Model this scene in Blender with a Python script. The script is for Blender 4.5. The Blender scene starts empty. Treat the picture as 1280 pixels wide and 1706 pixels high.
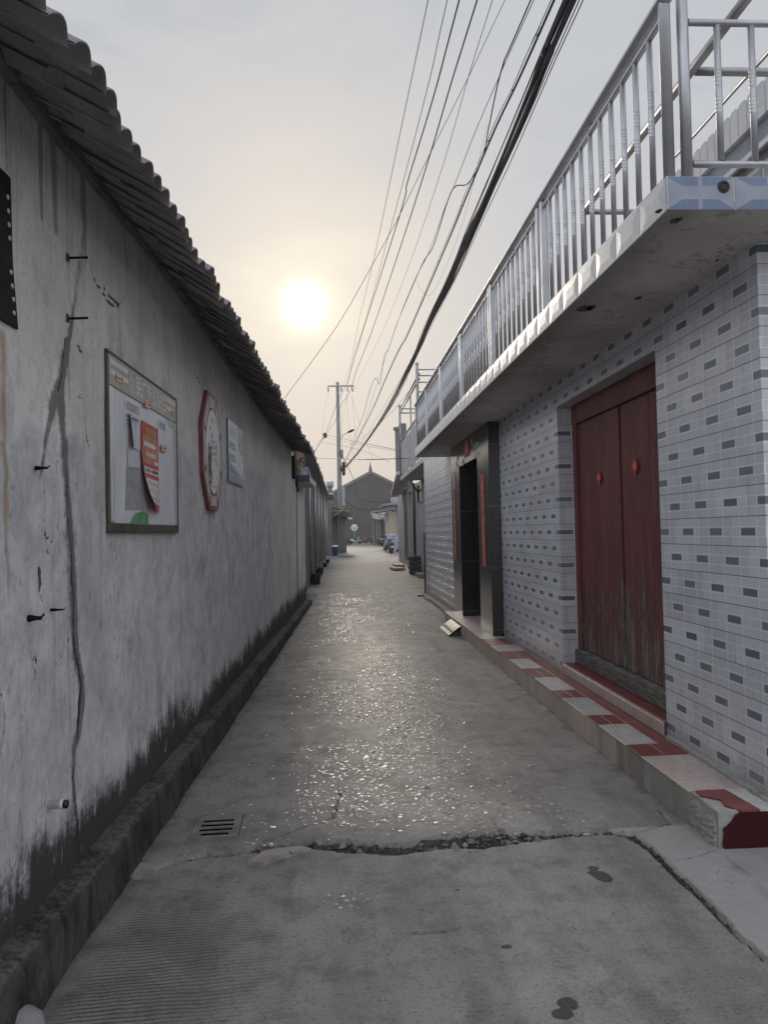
import bpy, math, random
import numpy as np
from mathutils import Matrix, Vector

random.seed(7)
rng = np.random.default_rng(7)
SC = bpy.context.scene
COL = SC.collection

# ------------------------------------------------------------------ camera
F_PX, CX, CY, EYE = 1282.0, 640.0, 853.0, 1.6          # photo is 1280 x 1706
YAW, PITCH, ROLL = math.radians(3.47022), math.radians(1.48608), 0.0225
Fv = np.array([math.sin(YAW) * math.cos(PITCH), math.cos(YAW) * math.cos(PITCH), math.sin(PITCH)])
_r = np.array([math.cos(YAW), -math.sin(YAW), 0.0])
_u = np.cross(_r, Fv)
Rv = math.cos(ROLL) * _r - math.sin(ROLL) * _u
Uv = math.cos(ROLL) * _u + math.sin(ROLL) * _r
EYEP = np.array([0.0, 0.0, EYE])
cam_data = bpy.data.cameras.new('camera')
cam_data.sensor_fit = 'HORIZONTAL'
cam_data.sensor_width = 36.0
cam_data.lens = 36.0 * F_PX / 1280.0
cam_data.clip_start = 0.05
cam_data.clip_end = 3000.0
cam = bpy.data.objects.new('camera', cam_data)
COL.objects.link(cam)
cam.matrix_world = Matrix(((Rv[0], Uv[0], -Fv[0], 0.0), (Rv[1], Uv[1], -Fv[1], 0.0),
                           (Rv[2], Uv[2], -Fv[2], EYE), (0, 0, 0, 1)))
SC.camera = cam


def ray(x, y):
    return Fv * F_PX + Rv * (x - CX) - Uv * (y - CY)


def on_ground(x, y, z=0.0):
    d = ray(x, y)
    return EYEP + d * ((z - EYE) / d[2])


def at_depth(x, y, Y):
    d = ray(x, y)
    return EYEP + d * (Y / d[1])


def at_x(x, y, X):
    d = ray(x, y)
    return EYEP + d * (X / d[0])


# ------------------------------------------------------------------ node helper
class NT:
    def __init__(self, tree):
        self.t = tree

    def n(self, typ, ins=None, **props):
        nd = self.t.nodes.new(typ)
        for k, v in props.items():
            setattr(nd, k, v)
        for k, v in (ins or {}).items():
            s = nd.inputs[k]
            if isinstance(v, bpy.types.NodeSocket):
                self.t.links.new(v, s)
            else:
                if s.type == 'RGBA' and hasattr(v, '__len__') and len(v) == 3:
                    v = (*v, 1.0)
                s.default_value = v
        return nd

    def m(self, op, a, b=0.0, c=None, clamp=False):
        ins = {0: a, 1: b}
        if c is not None:
            ins[2] = c
        return self.n('ShaderNodeMath', ins, operation=op, use_clamp=clamp).outputs[0]

    def ss(self, x, lo, hi):
        return self.n('ShaderNodeMapRange', {0: x, 1: lo, 2: hi, 3: 0.0, 4: 1.0},
                      interpolation_type='SMOOTHSTEP', clamp=True).outputs[0]

    def mix(self, f, a, b, mode='MIX'):
        nd = self.n('ShaderNodeMix', data_type='RGBA', blend_type=mode)
        for s, v in ((nd.inputs[0], f), (nd.inputs[6], a), (nd.inputs[7], b)):
            if isinstance(v, bpy.types.NodeSocket):
                self.t.links.new(v, s)
            else:
                s.default_value = (*v, 1.0) if hasattr(v, '__len__') and len(v) == 3 else v
        return nd.outputs[2]

    def noise(self, vec, scale, detail=5.0, rough=0.6, dist=0.0):
        return self.n('ShaderNodeTexNoise', {'Vector': vec, 'Scale': scale, 'Detail': detail,
                                             'Roughness': rough, 'Distortion': dist}).outputs[0]

    def scaled(self, vec, s):
        return self.n('ShaderNodeMapping', {'Vector': vec, 'Scale': s}).outputs[0]

    def attr(self, name):
        return self.n('ShaderNodeAttribute', attribute_name=name)

    def sep(self, v):
        o = self.n('ShaderNodeSeparateXYZ', {0: v}).outputs
        return o[0], o[1], o[2]


# ------------------------------------------------------------------ sun and sky
SUN_D = ray(508, 509)
SUN_D = SUN_D / np.linalg.norm(SUN_D)
SUN_EL = math.asin(SUN_D[2])
SUN_AZ = math.atan2(SUN_D[0], SUN_D[1])

world = bpy.data.worlds.new('World')
SC.world = world
world.use_nodes = True
W = NT(world.node_tree)
world.node_tree.nodes.clear()
sky = W.n('ShaderNodeTexSky', sky_type='NISHITA', sun_disc=False, sun_elevation=SUN_EL,
          sun_rotation=SUN_AZ, air_density=1.6, dust_density=5.0, ozone_density=1.0)
wdir = W.n('ShaderNodeTexCoord').outputs['Generated']
dotp = W.n('ShaderNodeVectorMath', {0: wdir, 1: tuple(SUN_D)}, operation='DOT_PRODUCT').outputs['Value']
ang = W.m('MULTIPLY', W.m('ARCCOSINE', W.m('MINIMUM', dotp, 0.999999)), 180.0 / math.pi)
clouds = W.noise(W.scaled(wdir, (1.6, 1.6, 4.5)), 1.7, 5.0, 0.55, 0.4)
ang2 = W.m('ADD', ang, W.m('MULTIPLY', W.m('SUBTRACT', clouds, 0.5), 14.0))
fac = W.m('DIVIDE', W.m('MAXIMUM', ang2, 0.0), 100.0, clamp=True)
ramp = W.n('ShaderNodeValToRGB', {0: fac})
cr = ramp.color_ramp
STOPS = [(0.0, (0.88, 0.80, 0.68)), (0.05, (0.70, 0.66, 0.605)), (0.10, (0.60, 0.585, 0.575)),
         (0.145, (0.55, 0.555, 0.57)), (0.20, (0.505, 0.525, 0.56)), (0.30, (0.485, 0.51, 0.55)), (0.40, (0.455, 0.475, 0.515)),
         (0.50, (0.48, 0.51, 0.57)), (0.66, (0.82, 0.87, 0.97)), (1.0, (0.98, 1.03, 1.14))]  # unseen sky behind the camera brightened as added fill light
while len(cr.elements) < len(STOPS):
    cr.elements.new(0.5)
for e, (p, c) in zip(cr.elements, STOPS):
    e.position = p
    e.color = (*c, 1)
halo = W.m('POWER', 2.718, W.m('MULTIPLY', W.m('MAXIMUM', W.m('SUBTRACT', ang, 1.25), 0.0), -2.2))
disc = W.ss(ang, 1.48, 1.30)
haze_sky = W.mix(halo, ramp.outputs[0], (0.7, 0.62, 0.5), 'ADD')
haze_sky = W.mix(disc, haze_sky, (6.0, 5.6, 4.8))
elev = W.sep(wdir)[2]
low = W.m('MULTIPLY', W.ss(elev, 0.30, 0.04), W.ss(ang, 45.0, 25.0))
haze_sky = W.mix(W.m('MULTIPLY', W.m('MULTIPLY', low, 0.7), W.ss(ang, 3.0, 9.0)), haze_sky, (0.635, 0.585, 0.53))
cl2 = W.ss(clouds, 0.3, 0.75)
haze_sky = W.mix(W.m('MULTIPLY', cl2, 0.22), haze_sky, (0.66, 0.655, 0.66))
cl3 = W.ss(W.noise(W.scaled(wdir, (1.2, 1.2, 3.2)), 3.1, 6.0, 0.6, 0.8), 0.50, 0.72)
haze_sky = W.mix(W.m('MULTIPLY', W.m('MULTIPLY', cl3, 0.5), W.ss(ang, 8.0, 22.0)), haze_sky, (0.40, 0.435, 0.49))
sc10 = W.n('ShaderNodeVectorMath', {0: haze_sky, 3: 10.0}, operation='SCALE').outputs[0]
wcol = W.mix(0.02, sc10, sky.outputs[0])
bg = W.n('ShaderNodeBackground', {'Color': wcol, 'Strength': 0.1})
wo = W.n('ShaderNodeOutputWorld', {'Surface': bg.outputs[0]})

sun_data = bpy.data.lights.new('sun', 'SUN')
sun_data.energy = 0.9
sun_data.angle = math.radians(10)
sun_data.color = (1.0, 0.89, 0.74)
sun = bpy.data.objects.new('sun', sun_data)
COL.objects.link(sun)
sun.rotation_mode = 'QUATERNION'
sun.rotation_quaternion = Vector(tuple(SUN_D)).to_track_quat('Z', 'Y')
sun.location = tuple(SUN_D * 60)

SC.view_settings.view_transform = 'Standard'
SC.view_settings.look = 'None'
SC.view_settings.exposure = 0.12
SC.view_settings.gamma = 1.0
SC.cycles.max_bounces = 6
SC.cycles.caustics_reflective = False
SC.cycles.caustics_refractive = False


# ------------------------------------------------------------------ materials
def new_mat(name):
    m = bpy.data.materials.new(name)
    m.use_nodes = True
    nt = NT(m.node_tree)
    b = m.node_tree.nodes['Principled BSDF']
    return m, nt, b


def mat(name, col, rough=0.7, var=0.25, scale=6.0, stretch=(1, 1, 1), bump=0.0, bscale=60.0,
        metal=0.0, spec=0.5, col2=None, lo=0.35, hi=0.7, grime=0.0):
    m, t, b = new_mat(name)
    oc = t.n('ShaderNodeTexCoord').outputs['Object']
    v = t.scaled(oc, stretch)
    f = t.noise(v, scale, 6.0, 0.62)
    if col2 is None:
        col2 = tuple(c * (1 - var) for c in col)
    c = t.mix(t.ss(f, lo, hi), col, col2)
    if grime:
        g = t.ss(t.noise(t.scaled(oc, (1.3, 1.3, 0.5)), 2.3, 7.0, 0.7), 0.5, 0.75)
        c = t.mix(t.m('MULTIPLY', g, grime), c, (0.06, 0.055, 0.05))
        g2 = t.ss(t.noise(oc, 16.0, 7.0, 0.75), 0.50, 0.70)
        c = t.mix(t.m('MULTIPLY', g2, grime * 0.9), c, (0.09, 0.08, 0.07))
        g3 = t.ss(t.noise(oc, 90.0, 3.0, 0.7), 0.58, 0.70)
        c = t.mix(t.m('MULTIPLY', g3, grime), c, (0.07, 0.065, 0.06))
    t.t.links.new(c, b.inputs['Base Color'])
    b.inputs['Roughness'].default_value = rough
    if rough > 0.15:
        rr = t.m('ADD', t.m('MULTIPLY', t.m('SUBTRACT', f, 0.5), 0.3), rough, clamp=True)
        t.t.links.new(rr, b.inputs['Roughness'])
    b.inputs['Metallic'].default_value = metal
    b.inputs['Specular IOR Level'].default_value = spec
    if bump:
        bf = t.noise(v, bscale, 5.0, 0.65)
        bn = t.n('ShaderNodeBump', {'Strength': bump, 'Distance': 0.01, 'Height': bf})
        t.t.links.new(bn.outputs[0], b.inputs['Normal'])
    return m


def plaster_material():
    m, t, b = new_mat('stained_plaster')
    oc = t.n('ShaderNodeTexCoord').outputs['Object']
    A = t.attr('stains')
    sp = t.n('ShaderNodeSeparateColor', {0: A.outputs['Color']}).outputs
    B = t.attr('wear')
    sq = t.n('ShaderNodeSeparateColor', {0: B.outputs['Color']}).outputs
    big = t.noise(oc, 1.1, 6.0, 0.65)
    mid = t.noise(oc, 5.0, 7.0, 0.68)
    fine = t.noise(oc, 46.0, 5.0, 0.7)
    streak = t.noise(t.scaled(oc, (7.0, 7.0, 0.55)), 1.6, 6.0, 0.62)
    streakf = t.noise(t.scaled(oc, (30.0, 30.0, 1.3)), 1.2, 5.0, 0.65)
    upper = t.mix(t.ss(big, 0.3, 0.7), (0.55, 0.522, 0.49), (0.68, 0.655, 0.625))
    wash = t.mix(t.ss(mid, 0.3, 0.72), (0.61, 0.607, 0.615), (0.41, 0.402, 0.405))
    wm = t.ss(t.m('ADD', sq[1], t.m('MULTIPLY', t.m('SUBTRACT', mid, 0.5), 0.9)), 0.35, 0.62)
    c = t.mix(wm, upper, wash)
    c = t.mix(t.m('MULTIPLY', t.ss(streak, 0.52, 0.72), 0.34), c, (0.20, 0.19, 0.18))
    c = t.mix(t.m('MULTIPLY', t.ss(streak, 0.46, 0.28), 0.35), c, (0.50, 0.485, 0.47))
    c = t.mix(t.m('MULTIPLY', t.ss(streakf, 0.52, 0.75), 0.22), c, (0.17, 0.16, 0.16))
    blo = t.noise(t.scaled(oc, (1.0, 1.0, 0.8)), 2.6, 8.0, 0.74)
    c = t.mix(t.m('MULTIPLY', t.ss(blo, 0.52, 0.66), 0.42), c, (0.215, 0.205, 0.20))
    c = t.mix(t.m('MULTIPLY', t.ss(blo, 0.46, 0.34), 0.40), c, (0.60, 0.59, 0.585))
    tide = t.m('ABSOLUTE', t.m('SUBTRACT', t.m('ADD', blo, t.m('MULTIPLY', big, 0.4)), 0.68))
    c = t.mix(t.m('MULTIPLY', t.ss(tide, 0.02, 0.004), 0.22), c, (0.16, 0.15, 0.145))
    # small dark scuffs, gathered in patches
    fl = t.ss(t.noise(t.scaled(oc, (1.0, 1.0, 0.6)), 26.0, 7.0, 0.76), 0.56, 0.66)
    patch = t.ss(t.noise(oc, 1.9, 5.0, 0.65), 0.44, 0.60)
    c = t.mix(t.m('MULTIPLY', t.m('MULTIPLY', fl, patch), t.m('ADD', 0.2, t.m('MULTIPLY', wm, 0.75))), c, (0.07, 0.068, 0.07))
    # orange-ish warm patches
    wp = t.ss(t.noise(t.scaled(oc, (1.0, 1.0, 0.45)), 1.5, 4.0, 0.6), 0.56, 0.72)
    c = t.mix(t.m('MULTIPLY', wp, 0.30), c, (0.36, 0.285, 0.215))
    # repair strip
    rp = t.ss(t.m('ADD', sp[1], t.m('ADD', t.m('MULTIPLY', t.m('SUBTRACT', mid, 0.5), 1.3), t.m('MULTIPLY', t.m('SUBTRACT', fine, 0.5), 0.9))), 0.22, 0.80)
    c = t.mix(t.m('MULTIPLY', rp, 0.85), c, t.mix(mid, (0.035, 0.034, 0.032), (0.16, 0.153, 0.146)))
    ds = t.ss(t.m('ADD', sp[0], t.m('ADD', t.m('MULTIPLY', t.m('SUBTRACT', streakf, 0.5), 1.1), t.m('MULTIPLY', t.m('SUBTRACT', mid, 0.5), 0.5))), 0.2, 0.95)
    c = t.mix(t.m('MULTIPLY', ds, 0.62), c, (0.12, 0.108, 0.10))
    c = t.mix(t.m('MULTIPLY', t.ss(t.m('ADD', sp[2], t.m('MULTIPLY', t.m('SUBTRACT', mid, 0.5), 1.4)), 0.15, 1.0), 0.7), c, t.mix(mid, (0.26, 0.10, 0.035), (0.36, 0.21, 0.06)))
    # cracks
    ck = t.ss(t.m('ADD', sq[0], t.m('MULTIPLY', t.m('SUBTRACT', fine, 0.5), 0.7)), 0.45, 0.65)
    c = t.mix(t.m('MULTIPLY', ck, 0.9), c, (0.03, 0.028, 0.026))
    # black mould along the base
    mo = t.m('ADD', sq[2], t.m('ADD', t.m('MULTIPLY', t.m('SUBTRACT', streakf, 0.5), 0.38),
                               t.m('MULTIPLY', t.m('SUBTRACT', streak, 0.5), 0.5)))
    mo = t.m('ADD', mo, t.m('ADD', t.m('MULTIPLY', t.m('SUBTRACT', mid, 0.5), 0.9), t.m('MULTIPLY', t.m('SUBTRACT', fine, 0.5), 0.5)))
    hole = t.ss(t.noise(t.scaled(oc, (3.0, 3.0, 1.4)), 3.2, 7.0, 0.75), 0.55, 0.68)
    mo = t.m('SUBTRACT', mo, t.m('MULTIPLY', hole, 0.30))
    mm = t.ss(mo, 0.30, 0.74)
    c = t.mix(t.m('MULTIPLY', mm, 0.95), c, t.mix(mid, (0.011, 0.012, 0.010), (0.045, 0.046, 0.038)))
    t.t.links.new(c, b.inputs['Base Color'])
    b.inputs['Roughness'].default_value = 0.85
    b.inputs['Specular IOR Level'].default_value = 0.25
    h = t.m('ADD', t.m('MULTIPLY', mid, 0.6), t.m('MULTIPLY', fine, 0.35))
    bn = t.n('ShaderNodeBump', {'Strength': 0.55, 'Distance': 0.012, 'Height': h})
    t.t.links.new(bn.outputs[0], b.inputs['Normal'])
    return m


def road_material():
    m, t, b = new_mat('worn_concrete')
    oc = t.n('ShaderNodeTexCoord').outputs['Object']
    A = t.attr('surface')
    s = t.n('ShaderNodeSeparateColor', {0: A.outputs['Color']}).outputs     # r crack, g pale patch, b grooves
    B = t.attr('spots')
    q = t.n('ShaderNodeSeparateColor', {0: B.outputs['Color']}).outputs     # r wet spots, g dirt at edges, b worn aggregate
    big = t.noise(oc, 0.9, 6.0, 0.62)
    mid = t.noise(oc, 5.5, 7.0, 0.7)
    fine = t.noise(oc, 60.0, 5.0, 0.75)
    lng = t.noise(t.scaled(oc, (3.0, 0.45, 1.0)), 1.4, 5.0, 0.6)
    c = t.mix(t.ss(big, 0.3, 0.72), (0.315, 0.298, 0.285), (0.20, 0.191, 0.185))
    c = t.mix(t.m('MULTIPLY', t.ss(lng, 0.45, 0.66), 0.55), c, (0.155, 0.148, 0.143))
    c = t.mix(t.m('MULTIPLY', t.ss(mid, 0.45, 0.72), 0.6), c, (0.125, 0.119, 0.115))
    c = t.mix(t.m('MULTIPLY', t.ss(fine, 0.52, 0.68), 0.7), c, (0.06, 0.057, 0.054))
    c = t.mix(t.m('MULTIPLY', t.ss(fine, 0.44, 0.30), 0.45), c, (0.33, 0.318, 0.30))
    gr = t.noise(oc, 150.0, 3.0, 0.8)
    c = t.mix(t.m('MULTIPLY', t.ss(gr, 0.55, 0.72), 0.5), c, (0.05, 0.048, 0.046))
    c = t.mix(t.m('MULTIPLY', t.ss(gr, 0.40, 0.28), 0.35), c, (0.36, 0.35, 0.33))
    pat = t.noise(oc, 2.4, 8.0, 0.75, 0.6)
    c = t.mix(t.m('MULTIPLY', t.ss(pat, 0.54, 0.66), 0.45), c, (0.105, 0.099, 0.094))
    c = t.mix(t.m('MULTIPLY', t.ss(pat, 0.44, 0.34), 0.35), c, (0.36, 0.342, 0.325))
    # pits
    vo = t.n('ShaderNodeTexVoronoi', {'Vector': oc, 'Scale': 26.0}).outputs['Distance']
    pit = t.m('MULTIPLY', t.ss(vo, 0.13, 0.05), t.ss(mid, 0.5, 0.6))
    c = t.mix(t.m('MULTIPLY', pit, 0.7), c, (0.05, 0.048, 0.046))
    pp = t.ss(t.m('ADD', s[1], t.m('MULTIPLY', t.m('SUBTRACT', mid, 0.5), 0.35)), 0.4, 0.6)
    c = t.mix(t.m('MULTIPLY', pp, 0.75), c, t.mix(mid, (0.40, 0.395, 0.39), (0.29, 0.285, 0.285)))
    dd = t.ss(t.m('ADD', q[1], t.m('MULTIPLY', t.m('SUBTRACT', mid, 0.5), 1.0)), 0.3, 0.9)
    c = t.mix(t.m('MULTIPLY', dd, 0.6), c, (0.075, 0.07, 0.066))
    cks = t.ss(t.m('ADD', s[0], t.m('MULTIPLY', t.m('SUBTRACT', mid, 0.5), 0.6)), 0.4, 0.62)
    c = t.mix(t.m('MULTIPLY', cks, 0.95), c, t.mix(t.ss(fine, 0.35, 0.65), (0.022, 0.021, 0.021), (0.115, 0.112, 0.11)))
    ws = t.ss(t.m('ADD', q[0], t.m('MULTIPLY', t.m('SUBTRACT', mid, 0.5), 0.8)), 0.45, 0.6)
    c = t.mix(t.m('MULTIPLY', ws, 0.85), c, (0.035, 0.033, 0.032))
    # anti-slip grooves across the lane
    x, y, z = t.sep(oc)
    wob = t.m('ADD', y, t.m('ADD', t.m('MULTIPLY', x, -0.06), t.m('MULTIPLY', t.m('SUBTRACT', t.noise(oc, 3.0, 2.0), 0.5), 0.035)))
    gs = t.m('SINE', t.m('MULTIPLY', wob, 2 * math.pi / 0.0225))
    gmask = t.m('MULTIPLY', s[2], t.ss(t.m('ADD', t.m('ADD', t.m('MULTIPLY', mid, 0.6), t.m('MULTIPLY', big, 0.7)), t.m('MULTIPLY', s[2], 0.30)), 0.68, 0.95))
    gdark = t.m('MULTIPLY', t.ss(gs, 0.1, 0.85), gmask)
    c = t.mix(t.m('MULTIPLY', gdark, 0.62), c, (0.07, 0.068, 0.066))
    t.t.links.new(c, b.inputs['Base Color'])
    rg = t.m('ADD', 0.66, t.m('MULTIPLY', t.m('SUBTRACT', mid, 0.5), 0.35), clamp=True)
    rg = t.m('SUBTRACT', rg, t.m('MULTIPLY', q[2], 0.10))
    t.t.links.new(rg, b.inputs['Roughness'])
    dryc = t.m('SUBTRACT', 1.0, t.m('MAXIMUM', cks, dd), clamp=True)
    t.t.links.new(t.m('MULTIPLY', dryc, t.m('ADD', 0.10, t.m('MULTIPLY', q[2], 0.26))), b.inputs['Specular IOR Level'])
    h = t.m('ADD', t.m('MULTIPLY', fine, 0.75), t.m('ADD', t.m('MULTIPLY', gr, 0.35), t.m('MULTIPLY', mid, 0.8)))
    h = t.m('SUBTRACT', h, t.m('MULTIPLY', gdark, 1.1))
    h = t.m('SUBTRACT', h, t.m('MULTIPLY', pit, 0.5))
    bn = t.n('ShaderNodeBump', {'Strength': 0.7, 'Distance': 0.009, 'Height': h})
    t.t.links.new(bn.outputs[0], b.inputs['Normal'])
    return m


def wall_tile_material(name, light, dark, tu=0.35, tv=0.161, contrast=1.0):
    """glazed tiles printed with a small brick pattern, one dark brick in each tile"""
    m, t, b = new_mat(name)
    oc = t.n('ShaderNodeTexCoord').outputs['Object']
    x, y, z = t.sep(oc)
    u = t.m('DIVIDE', t.m('ADD', x, y), tu)
    v = t.m('DIVIDE', t.m('SUBTRACT', z, 0.19), tv)
    row = t.m('FLOOR', v)
    fv = t.m('FRACT', v)
    half = t.m('MULTIPLY', t.m('MODULO', t.m('ADD', row, 40.0), 2.0), 0.5)
    us = t.m('ADD', t.m('ADD', u, half), 40.0)
    fu = t.m('FRACT', us)
    col_i = t.m('FLOOR', us)
    idv = t.n('ShaderNodeCombineXYZ', {0: col_i, 1: row, 2: 0.0}).outputs[0]
    rnd = t.n('ShaderNodeTexWhiteNoise', {0: idv}, noise_dimensions='3D').outputs[0]

    def band(a, lo, hi, e=0.012):
        return t.m('MULTIPLY', t.ss(a, lo - e, lo + e), t.ss(a, hi + e, hi - e))
    midb = band(fv, 0.35, 0.65, 0.01)
    darkb = t.m('MULTIPLY', band(fv, 0.375, 0.625, 0.008), band(fu, 0.295, 0.705))
    # printed pale lines between the small bricks
    l1 = t.m('MAXIMUM', band(fv, 0.315, 0.345, 0.008), band(fv, 0.655, 0.685, 0.008))
    out_v = t.m('MULTIPLY', t.m('SUBTRACT', 1.0, midb), t.m('MAXIMUM', band(fu, 0.235, 0.255), band(fu, 0.735, 0.755)))
    mid_v = t.m('MULTIPLY', midb, t.m('MAXIMUM', t.m('MAXIMUM', band(fu, 0.265, 0.288), band(fu, 0.712, 0.735)), band(fu, 0.0, 0.02)))
    lines = t.m('MAXIMUM', l1, t.m('MAXIMUM', out_v, mid_v))
    # joints between tiles
    vj = t.m('MULTIPLY', t.m('MAXIMUM', t.ss(fu, 0.010, 0.003), t.ss(fu, 0.990, 0.997)), t.ss(t.n('ShaderNodeTexWhiteNoise', {0: idv}, noise_dimensions='3D').outputs[1], 0.45, 0.9))
    jt = t.m('MAXIMUM', t.ss(fv, 0.030, 0.012), vj)
    nz = t.noise(oc, 2.2, 5.0, 0.6)
    nf = t.noise(oc, 30.0, 4.0, 0.7)
    base = t.mix(rnd, light, tuple(c * 0.80 for c in light))
    base = t.mix(t.m('MULTIPLY', t.ss(nz, 0.45, 0.75), 0.25), base, tuple(c * 0.7 for c in light))
    hue = t.n('ShaderNodeTexWhiteNoise', {0: t.n('ShaderNodeVectorMath', {0: idv, 1: (3.7, 9.1, 2.2)}, operation='ADD').outputs[0]}, noise_dimensions='3D').outputs[0]
    dk = t.mix(t.ss(hue, 0.3, 0.7), (0.10, 0.155, 0.175), (0.145, 0.15, 0.195))
    dk = t.mix(t.m('MULTIPLY', rnd, 0.8), dk, tuple(c * 0.6 + d * 0.22 for c, d in zip(dark, light)))
    c = t.mix(darkb, base, dk)
    c = t.mix(t.m('MULTIPLY', lines, 0.75), c, tuple(min(.92, q * 1.25) for q in light))
    c = t.mix(t.m('MULTIPLY', jt, 0.85), c, (0.10, 0.098, 0.095))
    drip = t.ss(t.noise(t.scaled(oc, (9, 9, 0.6)), 1.5, 5.0, 0.65), 0.55, 0.8)
    c = t.mix(t.m('MULTIPLY', drip, 0.30), c, (0.20, 0.18, 0.155))
    spk = t.ss(t.noise(oc, 55.0, 4.0, 0.75), 0.60, 0.70)
    c = t.mix(t.m('MULTIPLY', t.m('MULTIPLY', spk, t.ss(nz, 0.48, 0.68)), 0.55), c, (0.16, 0.15, 0.135))
    warm = t.ss(t.noise(t.scaled(oc, (0.8, 0.8, 1.6)), 1.1, 4.0, 0.6), 0.5, 0.75)
    c = t.mix(t.m('MULTIPLY', warm, 0.30), c, (0.50, 0.46, 0.40))
    low = t.m('MULTIPLY', t.ss(t.m('ADD', z, t.m('MULTIPLY', t.m('SUBTRACT', nf, 0.5), 0.25)), 0.36, 0.2), 0.45)
    c = t.mix(low, c, (0.13, 0.12, 0.10))
    t.t.links.new(c, b.inputs['Base Color'])
    rg = t.m('ADD', 0.30, t.m('MULTIPLY', t.m('ADD', jt, t.m('MULTIPLY', drip, 0.3)), 0.4), clamp=True)
    t.t.links.new(rg, b.inputs['Roughness'])
    tilt = t.m('ADD', t.m('MULTIPLY', fu, t.m('SUBTRACT', rnd, 0.5)), t.m('MULTIPLY', nz, 0.4))
    h = t.m('SUBTRACT', t.m('ADD', t.m('MULTIPLY', tilt, 0.25), t.m('MULTIPLY', nf, 0.05)), t.m('MULTIPLY', jt, 0.5))
    bn = t.n('ShaderNodeBump', {'Strength': 0.8, 'Distance': 0.007, 'Height': h})
    t.t.links.new(bn.outputs[0], b.inputs['Normal'])
    return m


def door_material():
    m, t, b = new_mat('peeling_red_paint')
    oc = t.n('ShaderNodeTexCoord').outputs['Object']
    x, y, z = t.sep(oc)
    grain = t.noise(t.scaled(oc, (25, 25, 1.2)), 2.0, 6.0, 0.7)
    big = t.noise(t.scaled(oc, (2, 2, 0.7)), 1.7, 5.0, 0.6)
    dust = t.noise(t.scaled(oc, (5, 5, 0.8)), 2.6, 6.0, 0.7)
    c = t.mix(t.ss(big, 0.3, 0.7), (0.195, 0.046, 0.043), (0.115, 0.034, 0.032))
    c = t.mix(t.m('MULTIPLY', t.ss(grain, 0.48, 0.72), 0.6), c, (0.07, 0.024, 0.024))
    c = t.mix(t.m('MULTIPLY', t.ss(dust, 0.50, 0.75), 0.5), c, (0.23, 0.115, 0.105))
    # paint gone in thin vertical flakes, more of them toward the sill and along some boards
    lowz = t.m('MULTIPLY', t.ss(z, 1.9, 0.3), 0.17)
    board = t.m('MULTIPLY', t.m('SUBTRACT', t.noise(t.scaled(oc, (0.0, 3.3, 0.25)), 2.0, 2.0, 0.5), 0.5), 0.42)
    fl = t.noise(t.scaled(oc, (22, 22, 2.6)), 2.4, 8.0, 0.78)
    pe = t.ss(t.m('ADD', t.m('ADD', fl, lowz), board), 0.635, 0.70)
    hi = t.m('SUBTRACT', 1.0, t.ss(z, 1.7, 2.1))
    pe = t.m('MULTIPLY', pe, hi)
    wood = t.mix(t.ss(grain, 0.35, 0.65), (0.30, 0.285, 0.26), (0.055, 0.05, 0.046))
    c = t.mix(pe, c, wood)
    t.t.links.new(c, b.inputs['Base Color'])
    b.inputs['Roughness'].default_value = 0.6
    bn = t.n('ShaderNodeBump', {'Strength': 0.7, 'Distance': 0.006, 'Height': t.m('SUBTRACT', t.m('MULTIPLY', grain, 0.5), t.m('MULTIPLY', pe, 0.6))})
    t.t.links.new(bn.outputs[0], b.inputs['Normal'])
    return m


def granite_material():
    m, t, b = new_mat('polished_dark_granite')
    oc = t.n('ShaderNodeTexCoord').outputs['Object']
    x, y, z = t.sep(oc)
    sp = t.noise(oc, 70.0, 4.0, 0.8)
    c = t.mix(t.ss(sp, 0.52, 0.68), (0.020, 0.018, 0.017), (0.12, 0.10, 0.088))
    fz = t.m('FRACT', t.m('DIVIDE', t.m('SUBTRACT', z, 0.27), 0.82))
    jt = t.m('MAXIMUM', t.ss(fz, 0.007, 0.003), t.ss(fz, 0.993, 0.997))
    c = t.mix(t.m('MULTIPLY', jt, 0.6), c, (0.22, 0.215, 0.21))
    t.t.links.new(c, b.inputs['Base Color'])
    b.inputs['Roughness'].default_value = 0.16
    b.inputs['IOR'].default_value = 1.75
    bn = t.n('ShaderNodeBump', {'Strength': 0.05, 'Distance': 0.01, 'Height': t.noise(oc, 2.0, 2.0)})
    t.t.links.new(bn.outputs[0], b.inputs['Normal'])
    return m


def rough_wall(name, col, col2, bump=0.4, streak=0.4, scale=1.5, sc=(0.08, 0.075, 0.07)):
    m, t, b = new_mat(name)
    oc = t.n('ShaderNodeTexCoord').outputs['Object']
    f = t.noise(oc, scale, 7.0, 0.66)
    f2 = t.noise(oc, scale * 16, 5.0, 0.7)
    st = t.noise(t.scaled(oc, (6, 6, 0.5)), 1.3, 6.0, 0.65)
    c = t.mix(t.ss(f, 0.3, 0.7), col, col2)
    c = t.mix(t.m('MULTIPLY', t.ss(st, 0.48, 0.72), streak), c, sc)
    c = t.mix(t.m('MULTIPLY', t.ss(f2, 0.55, 0.75), 0.3), c, tuple(v * 0.4 for v in col2))
    t.t.links.new(c, b.inputs['Base Color'])
    b.inputs['Roughness'].default_value = 0.85
    b.inputs['Specular IOR Level'].default_value = 0.3
    bn = t.n('ShaderNodeBump', {'Strength': bump, 'Distance': 0.01, 'Height': t.m('ADD', f2, f)})
    t.t.links.new(bn.outputs[0], b.inputs['Normal'])
    return m


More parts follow.
